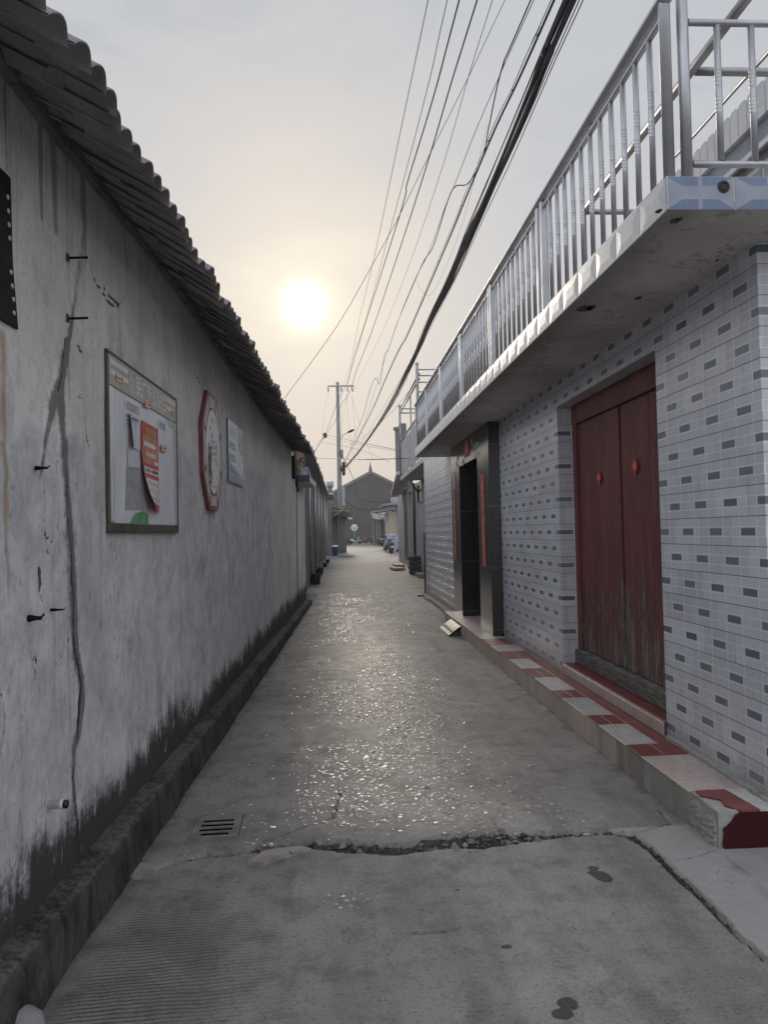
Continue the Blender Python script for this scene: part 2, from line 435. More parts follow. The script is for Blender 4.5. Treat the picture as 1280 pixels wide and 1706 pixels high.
def soffit_material():
    m, t, b = new_mat('stained_soffit_concrete')
    oc = t.n('ShaderNodeTexCoord').outputs['Object']
    x, y, z = t.sep(oc)
    f = t.noise(oc, 1.3, 6.0, 0.65)
    f2 = t.noise(oc, 7.0, 7.0, 0.72)
    f3 = t.noise(oc, 45.0, 5.0, 0.75)
    c = t.mix(t.ss(f, 0.32, 0.68), (0.68, 0.625, 0.585), (0.50, 0.455, 0.43))
    c = t.mix(t.m('MULTIPLY', t.ss(f2, 0.52, 0.72), 0.5), c, (0.36, 0.33, 0.30))
    edge = t.m('MULTIPLY', t.ss(t.m('ADD', x, t.m('MULTIPLY', t.m('SUBTRACT', f2, 0.5), 0.35)), 1.78, 1.55), 0.6)
    c = t.mix(edge, c, (0.24, 0.215, 0.195))
    ring = t.m('ABSOLUTE', t.m('SUBTRACT', t.noise(oc, 2.1, 4.0, 0.6), 0.52))
    c = t.mix(t.m('MULTIPLY', t.ss(ring, 0.012, 0.003), 0.45), c, (0.20, 0.17, 0.14))
    c = t.mix(t.m('MULTIPLY', t.ss(f3, 0.58, 0.74), 0.4), c, (0.22, 0.20, 0.19))
    t.t.links.new(c, b.inputs['Base Color'])
    b.inputs['Roughness'].default_value = 0.9
    b.inputs['Specular IOR Level'].default_value = 0.2
    bn = t.n('ShaderNodeBump', {'Strength': 0.6, 'Distance': 0.01, 'Height': t.m('ADD', f2, t.m('MULTIPLY', f3, 0.5))})
    t.t.links.new(bn.outputs[0], b.inputs['Normal'])
    return m


def brick_material():
    m, t, b = new_mat('red_brick')
    oc = t.n('ShaderNodeTexCoord').outputs['Object']
    x, y, z = t.sep(oc)
    v = t.n('ShaderNodeCombineXYZ', {0: t.m('ADD', x, y), 1: z, 2: 0.0}).outputs[0]
    br = t.n('ShaderNodeTexBrick', {'Vector': v, 'Color1': (0.30, 0.10, 0.075), 'Color2': (0.22, 0.07, 0.055),
                                    'Mortar': (0.16, 0.13, 0.115), 'Scale': 1.0, 'Mortar Size': 0.012,
                                    'Brick Width': 0.24, 'Row Height': 0.08})
    t.t.links.new(br.outputs[0], b.inputs['Base Color'])
    b.inputs['Roughness'].default_value = 0.9
    return m


M = {}
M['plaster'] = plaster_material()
M['road'] = road_material()
def kerb_material():
    m, t, b = new_mat('mouldy_concrete')
    oc = t.n('ShaderNodeTexCoord').outputs['Object']
    f = t.noise(oc, 3.2, 7.0, 0.7)
    f2 = t.noise(oc, 38.0, 6.0, 0.75)
    st = t.noise(t.scaled(oc, (9, 9, 1.2)), 1.6, 6.0, 0.7)
    nz = t.sep(t.n('ShaderNodeNewGeometry').outputs['Normal'])[2]
    c = t.mix(t.ss(f, 0.32, 0.66), (0.098, 0.094, 0.086), (0.032, 0.032, 0.028))
    c = t.mix(t.m('MULTIPLY', t.ss(st, 0.45, 0.68), 0.75), c, (0.012, 0.012, 0.010))
    c = t.mix(t.m('MULTIPLY', t.ss(f2, 0.52, 0.7), 0.55), c, (0.02, 0.02, 0.018))
    c = t.mix(t.m('MULTIPLY', t.ss(f2, 0.46, 0.3), 0.25), c, (0.12, 0.115, 0.105))
    lit_top = t.m('MULTIPLY', t.ss(nz, 0.35, 0.8), t.ss(t.m('ADD', f2, t.m('MULTIPLY', f, 0.4)), 0.82, 0.55))
    c = t.mix(t.m('MULTIPLY', lit_top, 0.5), c, (0.19, 0.182, 0.168))  # upward faces lightened, painting in the light on the ledge
    t.t.links.new(c, b.inputs['Base Color'])
    b.inputs['Roughness'].default_value = 0.9
    b.inputs['Specular IOR Level'].default_value = 0.25
    bn = t.n('ShaderNodeBump', {'Strength': 0.9, 'Distance': 0.012, 'Height': t.m('ADD', f2, t.m('MULTIPLY', f, 0.5))})
    t.t.links.new(bn.outputs[0], b.inputs['Normal'])
    return m


M['kerb'] = kerb_material()
M['drain'] = rough_wall('dirty_drain_concrete', (0.26, 0.25, 0.24), (0.15, 0.144, 0.14), 0.6, 0.2, 6.0)
M['rooftile'] = rough_wall('grey_clay_tile', (0.36, 0.325, 0.318), (0.25, 0.235, 0.238), 0.5, 0.2, 3.0)
M['corbel'] = rough_wall('grey_corbel_brick', (0.23, 0.218, 0.212), (0.16, 0.152, 0.152), 0.5, 0.3, 4.0)
M['walltile'] = wall_tile_material('glazed_wall_tile', (0.665, 0.675, 0.715), (0.125, 0.145, 0.175))
M['fascia'] = mat('pale_fascia_tile', (0.60, 0.60, 0.60), 0.28, 0.16, 5.0, bump=0.06, bscale=25, grime=0.22)
M['fascia_blue'] = mat('blue_fascia_tile', (0.17, 0.225, 0.335), 0.3, 0.16, 5.0, bump=0.06, bscale=25, grime=0.15)
M['soffit'] = soffit_material()
M['soffit_plain'] = rough_wall('stained_soffit_concrete', (0.66, 0.61, 0.575), (0.52, 0.475, 0.45), 0.5, 0.12, 1.1, (0.14, 0.12, 0.10))
M['grout'] = mat('dark_grout', (0.10, 0.098, 0.09), 0.9, 0.4, 12.0, bump=0.3)
M['steel'] = mat('stainless_steel', (0.53, 0.53, 0.545), 0.42, 0.2, 4.0, metal=0.8)
M['steel_old'] = mat('dull_galvanised_steel', (0.42, 0.42, 0.43), 0.45, 0.35, 5.0, metal=0.75)
M['granite'] = granite_material()
M['door'] = door_material()
M['sill'] = mat('bare_grey_wood', (0.19, 0.178, 0.165), 0.8, 0.6, 3.0, (3, 3, 22), 0.5, 30, lo=0.4, hi=0.65)
M['tread_white'] = mat('white_step_tile', (0.56, 0.54, 0.515), 0.38, 0.25, 3.5, bump=0.08, bscale=30, grime=0.5)
M['tread_pink'] = mat('speckled_pink_tile', (0.53, 0.44, 0.41), 0.4, 0.0, 70.0, col2=(0.40, 0.33, 0.305), grime=0.5)
M['tread_red'] = mat('red_step_tile', (0.215, 0.047, 0.046), 0.42, 0.35, 5.0, bump=0.08, bscale=30, grime=0.5)
M['riser'] = rough_wall('beige_riser_tile', (0.58, 0.49, 0.425), (0.44, 0.375, 0.325), 0.15, 0.35, 2.0, (0.16, 0.13, 0.10))
M['riser_grey'] = rough_wall('greenish_cement', (0.40, 0.40, 0.365), (0.28, 0.283, 0.25), 0.5, 0.35, 4.0, (0.11, 0.11, 0.085))
M['maroon'] = mat('maroon_tile', (0.040, 0.004, 0.0075), 0.38, 0.0, 6.0, col2=(0.075, 0.03, 0.03), lo=0.6, hi=0.8, spec=0.3)
M['cable'] = mat('black_cable', (0.014, 0.014, 0.016), 0.5, 0.3)
M['cable_blue'] = mat('dark_blue_cable', (0.022, 0.022, 0.04), 0.5, 0.3)
M['pole'] = rough_wall('pole_concrete', (0.30, 0.29, 0.28), (0.22, 0.215, 0.21), 0.3, 0.3, 2.0)
M['black'] = mat('black_metal', (0.010, 0.010, 0.011), 0.6, 0.5, 12.0, spec=0.15)
M['black_pl'] = mat('black_plastic', (0.018, 0.018, 0.02), 0.35, 0.3)
M['slot_shade'] = mat('slot_shade_black', (0.004, 0.004, 0.004), 1.0, 0.2, 9.0, spec=0.0)
M['stud'] = mat('pale_stud', (0.45, 0.45, 0.46), 0.5, 0.3, 30)
M['gable'] = rough_wall('dark_render', (0.10, 0.098, 0.096), (0.072, 0.071, 0.071), 0.2, 0.3, 0.4)
M['verge'] = mat('grey_verge', (0.21, 0.205, 0.20), 0.8, 0.3, 2.0)
M['greywall'] = rough_wall('grey_cement_wall', (0.24, 0.236, 0.235), (0.165, 0.163, 0.165), 0.4, 0.5, 1.2)
M['pilaster'] = rough_wall('grey_cement_pilaster', (0.26, 0.26, 0.27), (0.15, 0.15, 0.16), 0.4, 0.5, 1.6)
M['palewall'] = rough_wall('pale_wall_tile', (0.46, 0.45, 0.44), (0.37, 0.36, 0.36), 0.2, 0.25, 1.0, (0.2, 0.19, 0.18))
M['creamwall'] = rough_wall('cream_wall', (0.46, 0.41, 0.31), (0.39, 0.345, 0.265), 0.2, 0.2, 1.0)
M['bluecanopy'] = mat('blue_paint', (0.045, 0.062, 0.135), 0.5, 0.3, 5.0)
M['brick'] = brick_material()
M['board_frame'] = mat('tarnished_frame', (0.115, 0.095, 0.078), 0.45, 0.35, 9.0, metal=0.5)
M['alu'] = mat('aluminium', (0.50, 0.49, 0.475), 0.35, 0.2, 8.0, metal=0.6)
M['board_face'] = mat('white_board', (0.64, 0.64, 0.67), 0.35, 0.10, 3.0)
M['board_head'] = mat('beige_header', (0.39, 0.355, 0.29), 0.4, 0.12, 3.0)
M['offwhite'] = mat('offwhite_paint', (0.60, 0.59, 0.575), 0.5, 0.12, 5.0)
M['paper'] = mat('white_paper', (0.56, 0.56, 0.575), 0.6, 0.14, 14.0)
M['paper_grey'] = mat('grey_paper', (0.36, 0.355, 0.37), 0.6, 0.25, 14.0)
M['bright_red'] = mat('bright_red_paper', (0.62, 0.02, 0.025), 0.45, 0.15, 8.0)
M['red_paper'] = mat('red_paper', (0.52, 0.075, 0.085), 0.55, 0.2, 8.0)
M['orange_paper'] = mat('orange_print', (0.54, 0.12, 0.085), 0.55, 0.35, 24.0, col2=(0.58, 0.27, 0.15))
M['orange'] = mat('orange_sticker', (0.56, 0.25, 0.105), 0.5, 0.3, 40.0)
M['gold'] = mat('gold_ink', (0.62, 0.44, 0.16), 0.5, 0.2)
M['green'] = mat('green_paper', (0.12, 0.34, 0.16), 0.5, 0.25, 12.0)
M['green_pale'] = mat('pale_green_print', (0.36, 0.52, 0.40), 0.4, 0.2)
M['ink'] = mat('dark_ink', (0.045, 0.045, 0.05), 0.6, 0.2)
M['ink_grey'] = mat('grey_ink', (0.27, 0.27, 0.29), 0.6, 0.2)
M['white_ink'] = mat('white_ink', (0.66, 0.65, 0.63), 0.5, 0.1)
M['maroon_paint'] = mat('maroon_frame', (0.20, 0.047, 0.047), 0.42, 0.25, 9.0)
M['pink_face'] = mat('pale_pink_face', (0.55, 0.49, 0.48), 0.5, 0.14, 5.0)
M['white_face'] = mat('white_sign_face', (0.68, 0.685, 0.68), 0.4, 0.1, 4.0)
M['leaf_print'] = mat('green_print', (0.045, 0.13, 0.06), 0.5, 0.5, 30.0)
M['red_print'] = mat('red_print', (0.33, 0.05, 0.05), 0.5, 0.5, 30.0)
M['info_face'] = mat('pale_info_face', (0.52, 0.58, 0.64), 0.22, 0.14, 4.0)
M['info_blue'] = mat('blue_print', (0.09, 0.20, 0.42), 0.2, 0.4, 12.0)
M['info_grid'] = mat('slate_print', (0.13, 0.175, 0.20), 0.25, 0.4, 30.0)
M['mat_pale'] = mat('worn_pale_metal', (0.42, 0.385, 0.27), 0.55, 0.4, 16.0, (1, 6, 1))
M['mat_dark'] = mat('dark_rubber_strip', (0.06, 0.058, 0.05), 0.5, 0.3)
M['wood_pale'] = mat('pale_plank', (0.42, 0.33, 0.22), 0.7, 0.3, 8, (1, 8, 1))
M['stone_dark'] = rough_wall('dark_stone', (0.075, 0.078, 0.074), (0.04, 0.042, 0.04), 0.6, 0.3, 6.0)
M['stone_pale'] = rough_wall('pale_stone', (0.34, 0.31, 0.28), (0.24, 0.22, 0.20), 0.5, 0.3, 5.0)
M['reddoor'] = mat('dark_red_door', (0.115, 0.026, 0.024), 0.5, 0.3, 3.0, (10, 10, 1))
M['glass'] = mat('dark_window_glass', (0.03, 0.035, 0.04), 0.08, 0.2)
M['bluesheet'] = mat('bluegrey_sheet', (0.23, 0.26, 0.30), 0.45, 0.2, 3.0)
M['tank'] = mat('pale_blue_tank', (0.36, 0.42, 0.47), 0.4, 0.2)
M['plastic_white'] = mat('white_plastic', (0.60, 0.60, 0.61), 0.35, 0.12, 12.0)
M['tub'] = mat('blue_plastic', (0.035, 0.055, 0.12), 0.4, 0.3)
M['lilac'] = mat('lilac_cover_cloth', (0.36, 0.34, 0.44), 0.75, 0.25, 5.0, bump=0.4, bscale=8)
M['scooter_dark'] = mat('dark_scooter_paint', (0.018, 0.022, 0.032), 0.28, 0.3)
M['scooter_white'] = mat('white_scooter_paint', (0.60, 0.61, 0.62), 0.28, 0.1)
M['tyre'] = mat('tyre_rubber', (0.015, 0.015, 0.015), 0.8, 0.3)
M['redpaint'] = mat('red_vehicle_paint', (0.27, 0.035, 0.06), 0.35, 0.25)
M['lamp_red'] = mat('red_lens', (0.30, 0.02, 0.02), 0.2, 0.2)
M['insul'] = mat('brown_insulator', (0.10, 0.075, 0.065), 0.3, 0.2)
M['hedge'] = mat('dark_leaf', (0.045, 0.06, 0.03), 0.7, 0.5, 8.0)
M['pebble'] = None


def pebble_material():
    m, t, b = new_mat('polished_pebble')
    a = t.attr('tone')
    c = t.mix(a.outputs['Fac'], (0.17, 0.162, 0.153), (0.50, 0.475, 0.43))
    t.t.links.new(c, b.inputs['Base Color'])
    b.inputs['Roughness'].default_value = 0.38
    b.inputs['Specular IOR Level'].default_value = 0.45
    return m


M['pebble'] = pebble_material()


# ------------------------------------------------------------------ mesh helper
class MB:
    def __init__(self):
        self.v, self.f, self.mi, self.mats, self.sm = [], [], [], [], []

    def _m(self, m):
        if m not in self.mats:
            self.mats.append(m)
        return self.mats.index(m)

    def add(self, verts, faces, m, smooth=False):
        o = len(self.v)
        self.v += [tuple(map(float, p)) for p in verts]
        k = self._m(m)
        for f in faces:
            self.f.append(tuple(o + i for i in f))
            self.mi.append(k)
            self.sm.append(smooth)
        return self

    def hexa(self, p, m):
        """p: 8 corners, bottom 0-3 counter-clockwise, top 4-7"""
        return self.add(p, [(3, 2, 1, 0), (4, 5, 6, 7), (0, 1, 5, 4), (1, 2, 6, 5), (2, 3, 7, 6), (3, 0, 4, 7)], m)

    def box(self, x0, x1, y0, y1, z0, z1, m, bev=0.0):
        if bev <= 0:
            return self.hexa([(x0, y0, z0), (x1, y0, z0), (x1, y1, z0), (x0, y1, z0),
                              (x0, y0, z1), (x1, y0, z1), (x1, y1, z1), (x0, y1, z1)], m)
        b = min(bev, (x1 - x0) * .45, (y1 - y0) * .45, (z1 - z0) * .45)
        vs, idx = [], {}
        for ix, (xa, sx) in enumerate(((x0, 1), (x1, -1))):
            for iy, (ya, sy) in enumerate(((y0, 1), (y1, -1))):
                for iz, (za, sz) in enumerate(((z0, 1), (z1, -1))):
                    for ax in range(3):
                        q = [xa + sx * b, ya + sy * b, za + sz * b]
                        q[ax] = (xa, ya, za)[ax]
                        idx[(ix, iy, iz, ax)] = len(vs)
                        vs.append(q)
        I = lambda a, bb, c, ax: idx[(a, bb, c, ax)]
        fs = []
        fs.append([I(0, 0, 0, 0), I(0, 0, 1, 0), I(0, 1, 1, 0), I(0, 1, 0, 0)])
        fs.append([I(1, 0, 0, 0), I(1, 1, 0, 0), I(1, 1, 1, 0), I(1, 0, 1, 0)])
        fs.append([I(0, 0, 0, 1), I(1, 0, 0, 1), I(1, 0, 1, 1), I(0, 0, 1, 1)])
        fs.append([I(0, 1, 0, 1), I(0, 1, 1, 1), I(1, 1, 1, 1), I(1, 1, 0, 1)])
        fs.append([I(0, 0, 0, 2), I(0, 1, 0, 2), I(1, 1, 0, 2), I(1, 0, 0, 2)])
        fs.append([I(0, 0, 1, 2), I(1, 0, 1, 2), I(1, 1, 1, 2), I(0, 1, 1, 2)])
        for a in (0, 1):
            for c in (0, 1):
                fs.append([I(a, c, 0, 0), I(a, c, 1, 0), I(a, c, 1, 1), I(a, c, 0, 1)])
                fs.append([I(a, 0, c, 0), I(a, 1, c, 0), I(a, 1, c, 2), I(a, 0, c, 2)])
                fs.append([I(0, a, c, 1), I(1, a, c, 1), I(1, a, c, 2), I(0, a, c, 2)])
        for a in (0, 1):
            for bb in (0, 1):
                for c in (0, 1):
                    fs.append([I(a, bb, c, 0), I(a, bb, c, 1), I(a, bb, c, 2)])
        return self.add(vs, fs, m)

    def prism(self, pts, h0, h1, m, axis='y'):
        """closed polygon (a, b) extruded along an axis between h0 and h1"""
        n = len(pts)
        mk = {'y': lambda a, b, h: (a, h, b), 'x': lambda a, b, h: (h, a, b), 'z': lambda a, b, h: (a, b, h)}[axis]
        vs = [mk(a, b, h0) for a, b in pts] + [mk(a, b, h1) for a, b in pts]
        fs = [tuple(range(n))[::-1], tuple(range(n, 2 * n))]
        fs += [(i, (i + 1) % n, n + (i + 1) % n, n + i) for i in range(n)]
        return self.add(vs, fs, m)

    def tube(self, pts, r, m, sides=8, smooth=True, caps=True):
        P = [np.array(p, float) for p in pts]
        n = len(P)
        rs = r if hasattr(r, '__len__') else [r] * n
        up = None
        vs = []
        for i in range(n):
            a = P[min(i + 1, n - 1)] - P[max(i - 1, 0)]
            a = a / (np.linalg.norm(a) + 1e-12)
            if up is None:
                up = np.array([0, 0, 1.0]) if abs(a[2]) < 0.9 else np.array([1.0, 0, 0])
            up = up - a * (up @ a)
            up = up / (np.linalg.norm(up) + 1e-12)
            sd = np.cross(a, up)
            for k in range(sides):
                th = 2 * math.pi * k / sides
                vs.append(P[i] + (up * math.sin(th) + sd * math.cos(th)) * rs[i])
        fs = []
        for i in range(n - 1):
            for k in range(sides):
                k2 = (k + 1) % sides
                fs.append((i * sides + k, i * sides + k2, (i + 1) * sides + k2, (i + 1) * sides + k))
        self.add(vs, fs, m, smooth)
        if caps:
            o = len(self.v) - len(vs)
            for ring in (list(range(sides))[::-1], list(range((n - 1) * sides, n * sides))):
                self.f.append(tuple(o + q for q in ring))
                self.mi.append(self._m(m))
                self.sm.append(False)
        return self

    def lathe(self, prof, m, c=(0, 0, 0), sides=16, axis='z', smooth=True):
        vs = []
        for r, h in prof:
            for k in range(sides):
                th = 2 * math.pi * k / sides
                a, b = r * math.cos(th), r * math.sin(th)
                q = {'z': (a, b, h), 'x': (h, a, b), 'y': (b, h, a)}[axis]
                vs.append((q[0] + c[0], q[1] + c[1], q[2] + c[2]))
        n = len(prof)
        fs = [(i * sides + k, i * sides + (k + 1) % sides, (i + 1) * sides + (k + 1) % sides, (i + 1) * sides + k)
              for i in range(n - 1) for k in range(sides)]
        fs += [tuple(range(sides))[::-1], tuple(range((n - 1) * sides, n * sides))]
        return self.add(vs, fs, m, smooth)

    def loft(self, secs, m, sides=14, power=2.6):
        """superellipse sections (y, zc, half width, half height[, xc])"""
        vs = []
        for s in secs:
            y, zc, hw, hh = s[:4]
            xc = s[4] if len(s) > 4 else 0.0
            for k in range(sides):
                th = 2 * math.pi * k / sides
                c, d = math.cos(th), math.sin(th)
                vs.append((xc + hw * math.copysign(abs(c) ** (2 / power), c), y, zc + hh * math.copysign(abs(d) ** (2 / power), d)))
        n = len(secs)
        fs = [(i * sides + k, i * sides + (k + 1) % sides, (i + 1) * sides + (k + 1) % sides, (i + 1) * sides + k)
              for i in range(n - 1) for k in range(sides)]
        fs += [tuple(range(sides))[::-1], tuple(range((n - 1) * sides, n * sides))]
        return self.add(vs, fs, m, True)

    def build(self, name, parent=None):
        me = bpy.data.meshes.new(name)
        me.from_pydata(self.v, [], self.f)
        for m in self.mats:
            me.materials.append(m)
        me.polygons.foreach_set('material_index', self.mi)
        me.polygons.foreach_set('use_smooth', self.sm)
        me.update()
        o = bpy.data.objects.new(name, me)
        COL.objects.link(o)
        if parent is not None:
            o.parent = parent
        return o


def tag(o, label=None, cat=None, group=None, kind=None):
    if label:
        o['label'] = label
    if cat:
        o['category'] = cat
    if group:
        o['group'] = group
    if kind:
        o['kind'] = kind
    return o


def thing(name, label, cat, loc=(0, 0, 0), rz=0.0, group=None):
    o = bpy.data.objects.new(name, None)
    o.empty_display_size = 0.2
    COL.objects.link(o)
    o.location = tuple(loc)
    o.rotation_euler = (0, 0, rz)
    return tag(o, label, cat, group)


def copy_child(src, parent, loc=None):
    c = src.copy()
    COL.objects.link(c)
    c.parent = parent
    c.matrix_parent_inverse = src.matrix_parent_inverse.copy()
    if loc is not None:
        c.location = loc
    return c


def text_shape(s, size):
    """filled letter outlines as (verts 2d, faces), origin at the centre of the line"""
    cu = bpy.data.curves.new('lettering', 'FONT')
    cu.body = s
    cu.size = size
    cu.offset = size * 0.014
    cu.align_x = 'CENTER'
    cu.align_y = 'CENTER'
    cu.resolution_u = 3
    ob = bpy.data.objects.new('lettering', cu)
    COL.objects.link(ob)
    bpy.context.view_layer.update()
    me = bpy.data.meshes.new_from_object(ob.evaluated_get(bpy.context.evaluated_depsgraph_get()))
    vs = [(v.co.x, v.co.y) for v in me.vertices]
    fs = [tuple(p.vertices) for p in me.polygons]
    bpy.data.objects.remove(ob)
    bpy.data.curves.remove(cu)
    bpy.data.meshes.remove(me)
    return vs, fs


# ------------------------------------------------------------------ numpy noise for relief and stains
def vnoise(x, y, seed=0):
    xi, yi = np.floor(x).astype(np.int64), np.floor(y).astype(np.int64)
    fx, fy = x - xi, y - yi
    fx, fy = fx * fx * (3 - 2 * fx), fy * fy * (3 - 2 * fy)

    def h(a, b):
        n = (a * 374761393 + b * 668265263 + seed * 974711) & 0x7fffffff
        n = ((n ^ (n >> 13)) * 1274126177) & 0x7fffffff
        n = n ^ (n >> 16)
        return (n & 0xffff) / 65535.0
    return (h(xi, yi) * (1 - fx) + h(xi + 1, yi) * fx) * (1 - fy) + (h(xi, yi + 1) * (1 - fx) + h(xi + 1, yi + 1) * fx) * fy


def fbm(x, y, seed=0, oct=4):
    s, a, tot = 0.0, 1.0, 0.0
    for k in range(oct):
        s = s + a * vnoise(x * 2 ** k, y * 2 ** k, seed + k * 17)
        tot += a
        a *= 0.55
    return s / tot


def poly_mask(px, py, pts, soft=0.4):
    """1 on a polyline of varying half width, fading to 0 at its edge; pts = (x, y, halfwidth)"""
    out = np.zeros_like(px)
    for (x0, y0, w0), (x1, y1, w1) in zip(pts[:-1], pts[1:]):
        dx, dy = x1 - x0, y1 - y0
        L = dx * dx + dy * dy + 1e-12
        t = np.clip(((px - x0) * dx + (py - y0) * dy) / L, 0, 1)
        d = np.hypot(px - x0 - t * dx, py - y0 - t * dy)
        w = w0 + (w1 - w0) * t
        out = np.maximum(out, np.clip((w * (1 + soft) - d) / (2 * w * soft + 1e-9), 0, 1))
    return out


def grid_mesh(name, co, nu, nv, mats, attrs, parent=None, extra=None):
    """co (nu*nv,3) ordered u-major; attrs {name: (n,4)}"""
    i = np.arange(nu - 1)[:, None] * nv + np.arange(nv - 1)[None, :]
    f = np.stack([i, i + nv, i + nv + 1, i + 1], -1).reshape(-1, 4)
    me = bpy.data.meshes.new(name)
    me.vertices.add(len(co))
    me.vertices.foreach_set('co', co.astype(np.float32).ravel())
    me.loops.add(f.size)
    me.loops.foreach_set('vertex_index', f.astype(np.int32).ravel())
    me.polygons.add(len(f))
    me.polygons.foreach_set('loop_start', np.arange(0, f.size, 4, dtype=np.int32))
    me.polygons.foreach_set('use_smooth', np.ones(len(f), dtype=bool))
    for k, a in attrs.items():
        at = me.attributes.new(k, 'FLOAT_COLOR', 'POINT')
        at.data.foreach_set('color', a.astype(np.float32).ravel())
    me.update()
    me.validate()
    for m in mats:
        me.materials.append(m)
    o = bpy.data.objects.new(name, me)
    COL.objects.link(o)
    if parent is not None:
        o.parent = parent
    return o


# ------------------------------------------------------------------ ground and road
g = MB()
gx0, gx1, gy0, gy1, gz = -1.215, 2.222, -3.98, 20.38, -0.006
g.add([(-900, -300, gz), (900, -300, gz), (900, 1500, gz), (-900, 1500, gz), (gx0, gy0, gz), (gx1, gy0, gz), (gx1, gy1, gz), (gx0, gy1, gz),
       (gx0, gy0, -.12), (gx1, gy0, -.12), (gx1, gy1, -.12), (gx0, gy1, -.12)],
      [(0, 1, 5, 4), (1, 2, 6, 5), (2, 3, 7, 6), (3, 0, 4, 7), (8, 9, 10, 11), (4, 5, 9, 8), (5, 6, 10, 9), (6, 7, 11, 10), (7, 4, 8, 11)], M['road'])
tag(g.build('ground'), kind='structure')

xs = np.arange(-1.22, 2.24, 0.0125)
ys = np.concatenate([np.arange(-4, 2.2, 0.3), np.arange(2.2, 4.6, 0.0095), np.arange(4.6, 9, 0.03), np.arange(9, 20, 0.1), [20.4]])
XX, YY = np.meshgrid(xs, ys, indexing='ij')
X1, Y1 = XX.ravel(), YY.ravel()


def gp(x, y, w):
    p = on_ground(x, y)
    return (p[0], p[1], w)


crack_main = [gp(*a) for a in [(205, 1462, .012), (262, 1442, .018), (330, 1427, .015), (400, 1417, .022), (450, 1414, .030),
                               (545, 1408, .036), (600, 1412, .050), (665, 1417, .044), (720, 1408, .046), (780, 1402, .064),
                               (850, 1397, .056), (900, 1392, .040), (960, 1390, .022), (1010, 1385, .030), (1048, 1389, .026),
                               (1082, 1412, .018), (1130, 1458, .017), (1188, 1513, .014), (1230, 1560, .007), (1290, 1610, .004)]]
crack_fine = [[gp(1100, 1350, .006), gp(1118, 1372, .005), gp(1078, 1384, .006), gp(1052, 1390, .006)],
              [gp(1100, 1443, .004), gp(1140, 1432, .005), gp(1190, 1418, .004)],
              [gp(440, 1404, .004), gp(555, 1365, .004), gp(568, 1320, .003)],
                            [gp(690, 1555, .004), gp(760, 1548, .004)]]
ck = poly_mask(X1, Y1 + 0.075 * (fbm(X1 * 7, Y1 * 7, 3, 5) - 0.5) + 0.03 * (fbm(X1 * 30, Y1 * 30, 8, 3) - 0.5), crack_main, 0.30)
for cf in crack_fine:
    ck = np.maximum(ck, 0.85 * poly_mask(X1, Y1 + 0.03 * (fbm(X1 * 12, Y1 * 12, 5) - 0.5), cf, 0.7))


def blob(cx_, cy_, rx, ry, rot=0.0, seed=1, amp=0.6):
    c, s = math.cos(rot), math.sin(rot)
    dx, dy = X1 - cx_, Y1 - cy_
    a, b_ = (dx * c + dy * s) / rx, (-dx * s + dy * c) / ry
    d = np.hypot(a, b_) + amp * (fbm(X1 * 9, Y1 * 9, seed) - 0.5)
    return np.clip(1.4 - d, 0, 1)


pale = np.zeros_like(X1)
cx_line = np.array([p[:2] for p in crack_main[13:]])
slab_edge = np.interp(Y1[:], cx_line[::-1, 1], cx_line[::-1, 0])
pale = np.maximum(pale, np.where((X1 > slab_edge + 0.02) & (Y1 < 4.05) & (X1 > 1.1), 0.8, 0.0))
for (px, py, rx, ry) in [(235, 1449, .10, .06), (462, 1424, .13, .05), (500, 1417, .10, .04)]:
    p = on_ground(px, py)
    pale = np.maximum(pale, blob(p[0], p[1], rx, ry, 0.2, int(px)))
groove = np.clip((3.86 - Y1) / 0.12, 0, 1) * (0.30 + 0.70 * np.clip((0.05 - X1) / 0.75, 0, 1)) * (0.45 + 0.9 * fbm(X1 * 1.6, Y1 * 2.2, 31))
groove = np.where(X1 > slab_edge, 0.1 * groove, groove)
groove *= np.clip((X1 + 1.05) / 0.15, 0, 1)
wet = np.zeros_like(X1)
for (px, py, rx, ry) in [(1000, 1458, .045, .075), (988, 1445, .03, .03), (946, 1672, .04, .05), (936, 1690, .035, .03), (845, 1575, .03, .02), (762, 1482, .012, .012)]:
    p = on_ground(px, py)
    wet = np.maximum(wet, blob(p[0], p[1], rx, ry, 0.3, int(px) + 3, 0.9))
edge_x = -1.145 + 0.028 * Y1
dirt = np.clip(1 - (X1 - edge_x) / 0.28, 0, 1) ** 1.5 * 0.75
dirt = np.maximum(dirt, np.clip(1 - (1.83 - X1) / 0.16, 0, 1) * 0.55 * (X1 < 1.85))
pgr = on_ground(365, 1376)
dirt = np.maximum(dirt, 0.5 * blob(pgr[0], pgr[1], .24, .26, 0, 77))
worn = np.clip((Y1 - 3.95) / 0.4, 0, 1) * np.exp(-((X1 - 0.35) / 0.62) ** 2) * np.clip((17 - Y1) / 7, 0, 1)
zz = 0.012 * (fbm(X1 * 0.8, Y1 * 0.8, 9) - 0.5) + 0.004 * (fbm(X1 * 7, Y1 * 7, 21) - 0.5) + 0.0022 * (fbm(X1 * 28, Y1 * 28, 22, 3) - 0.5)
cm = np.array([p[:2] for p in crack_main[:15]])
cy_ = np.interp(X1, cm[:, 0], cm[:, 1]) + 0.05 * (fbm(X1 * 8, X1 * 0, 45, 4) - 0.5)
mid_x = np.clip((X1 + 0.55) / 0.3, 0, 1) * np.clip((1.25 - X1) / 0.3, 0, 1)
zz += 0.022 * np.clip((Y1 - cy_ - 0.012) / 0.012, 0, 1) * np.exp(-np.clip(Y1 - cy_, 0, 9) / 0.9) * mid_x * (0.5 + 0.6 * fbm(X1 * 3, Y1 * 0 + 1, 44))
rub = fbm(X1 * 26, Y1 * 26, 61, 3)
zz -= ck * (0.048 - 0.040 * np.clip((rub - 0.42) * 3.0, 0, 1))
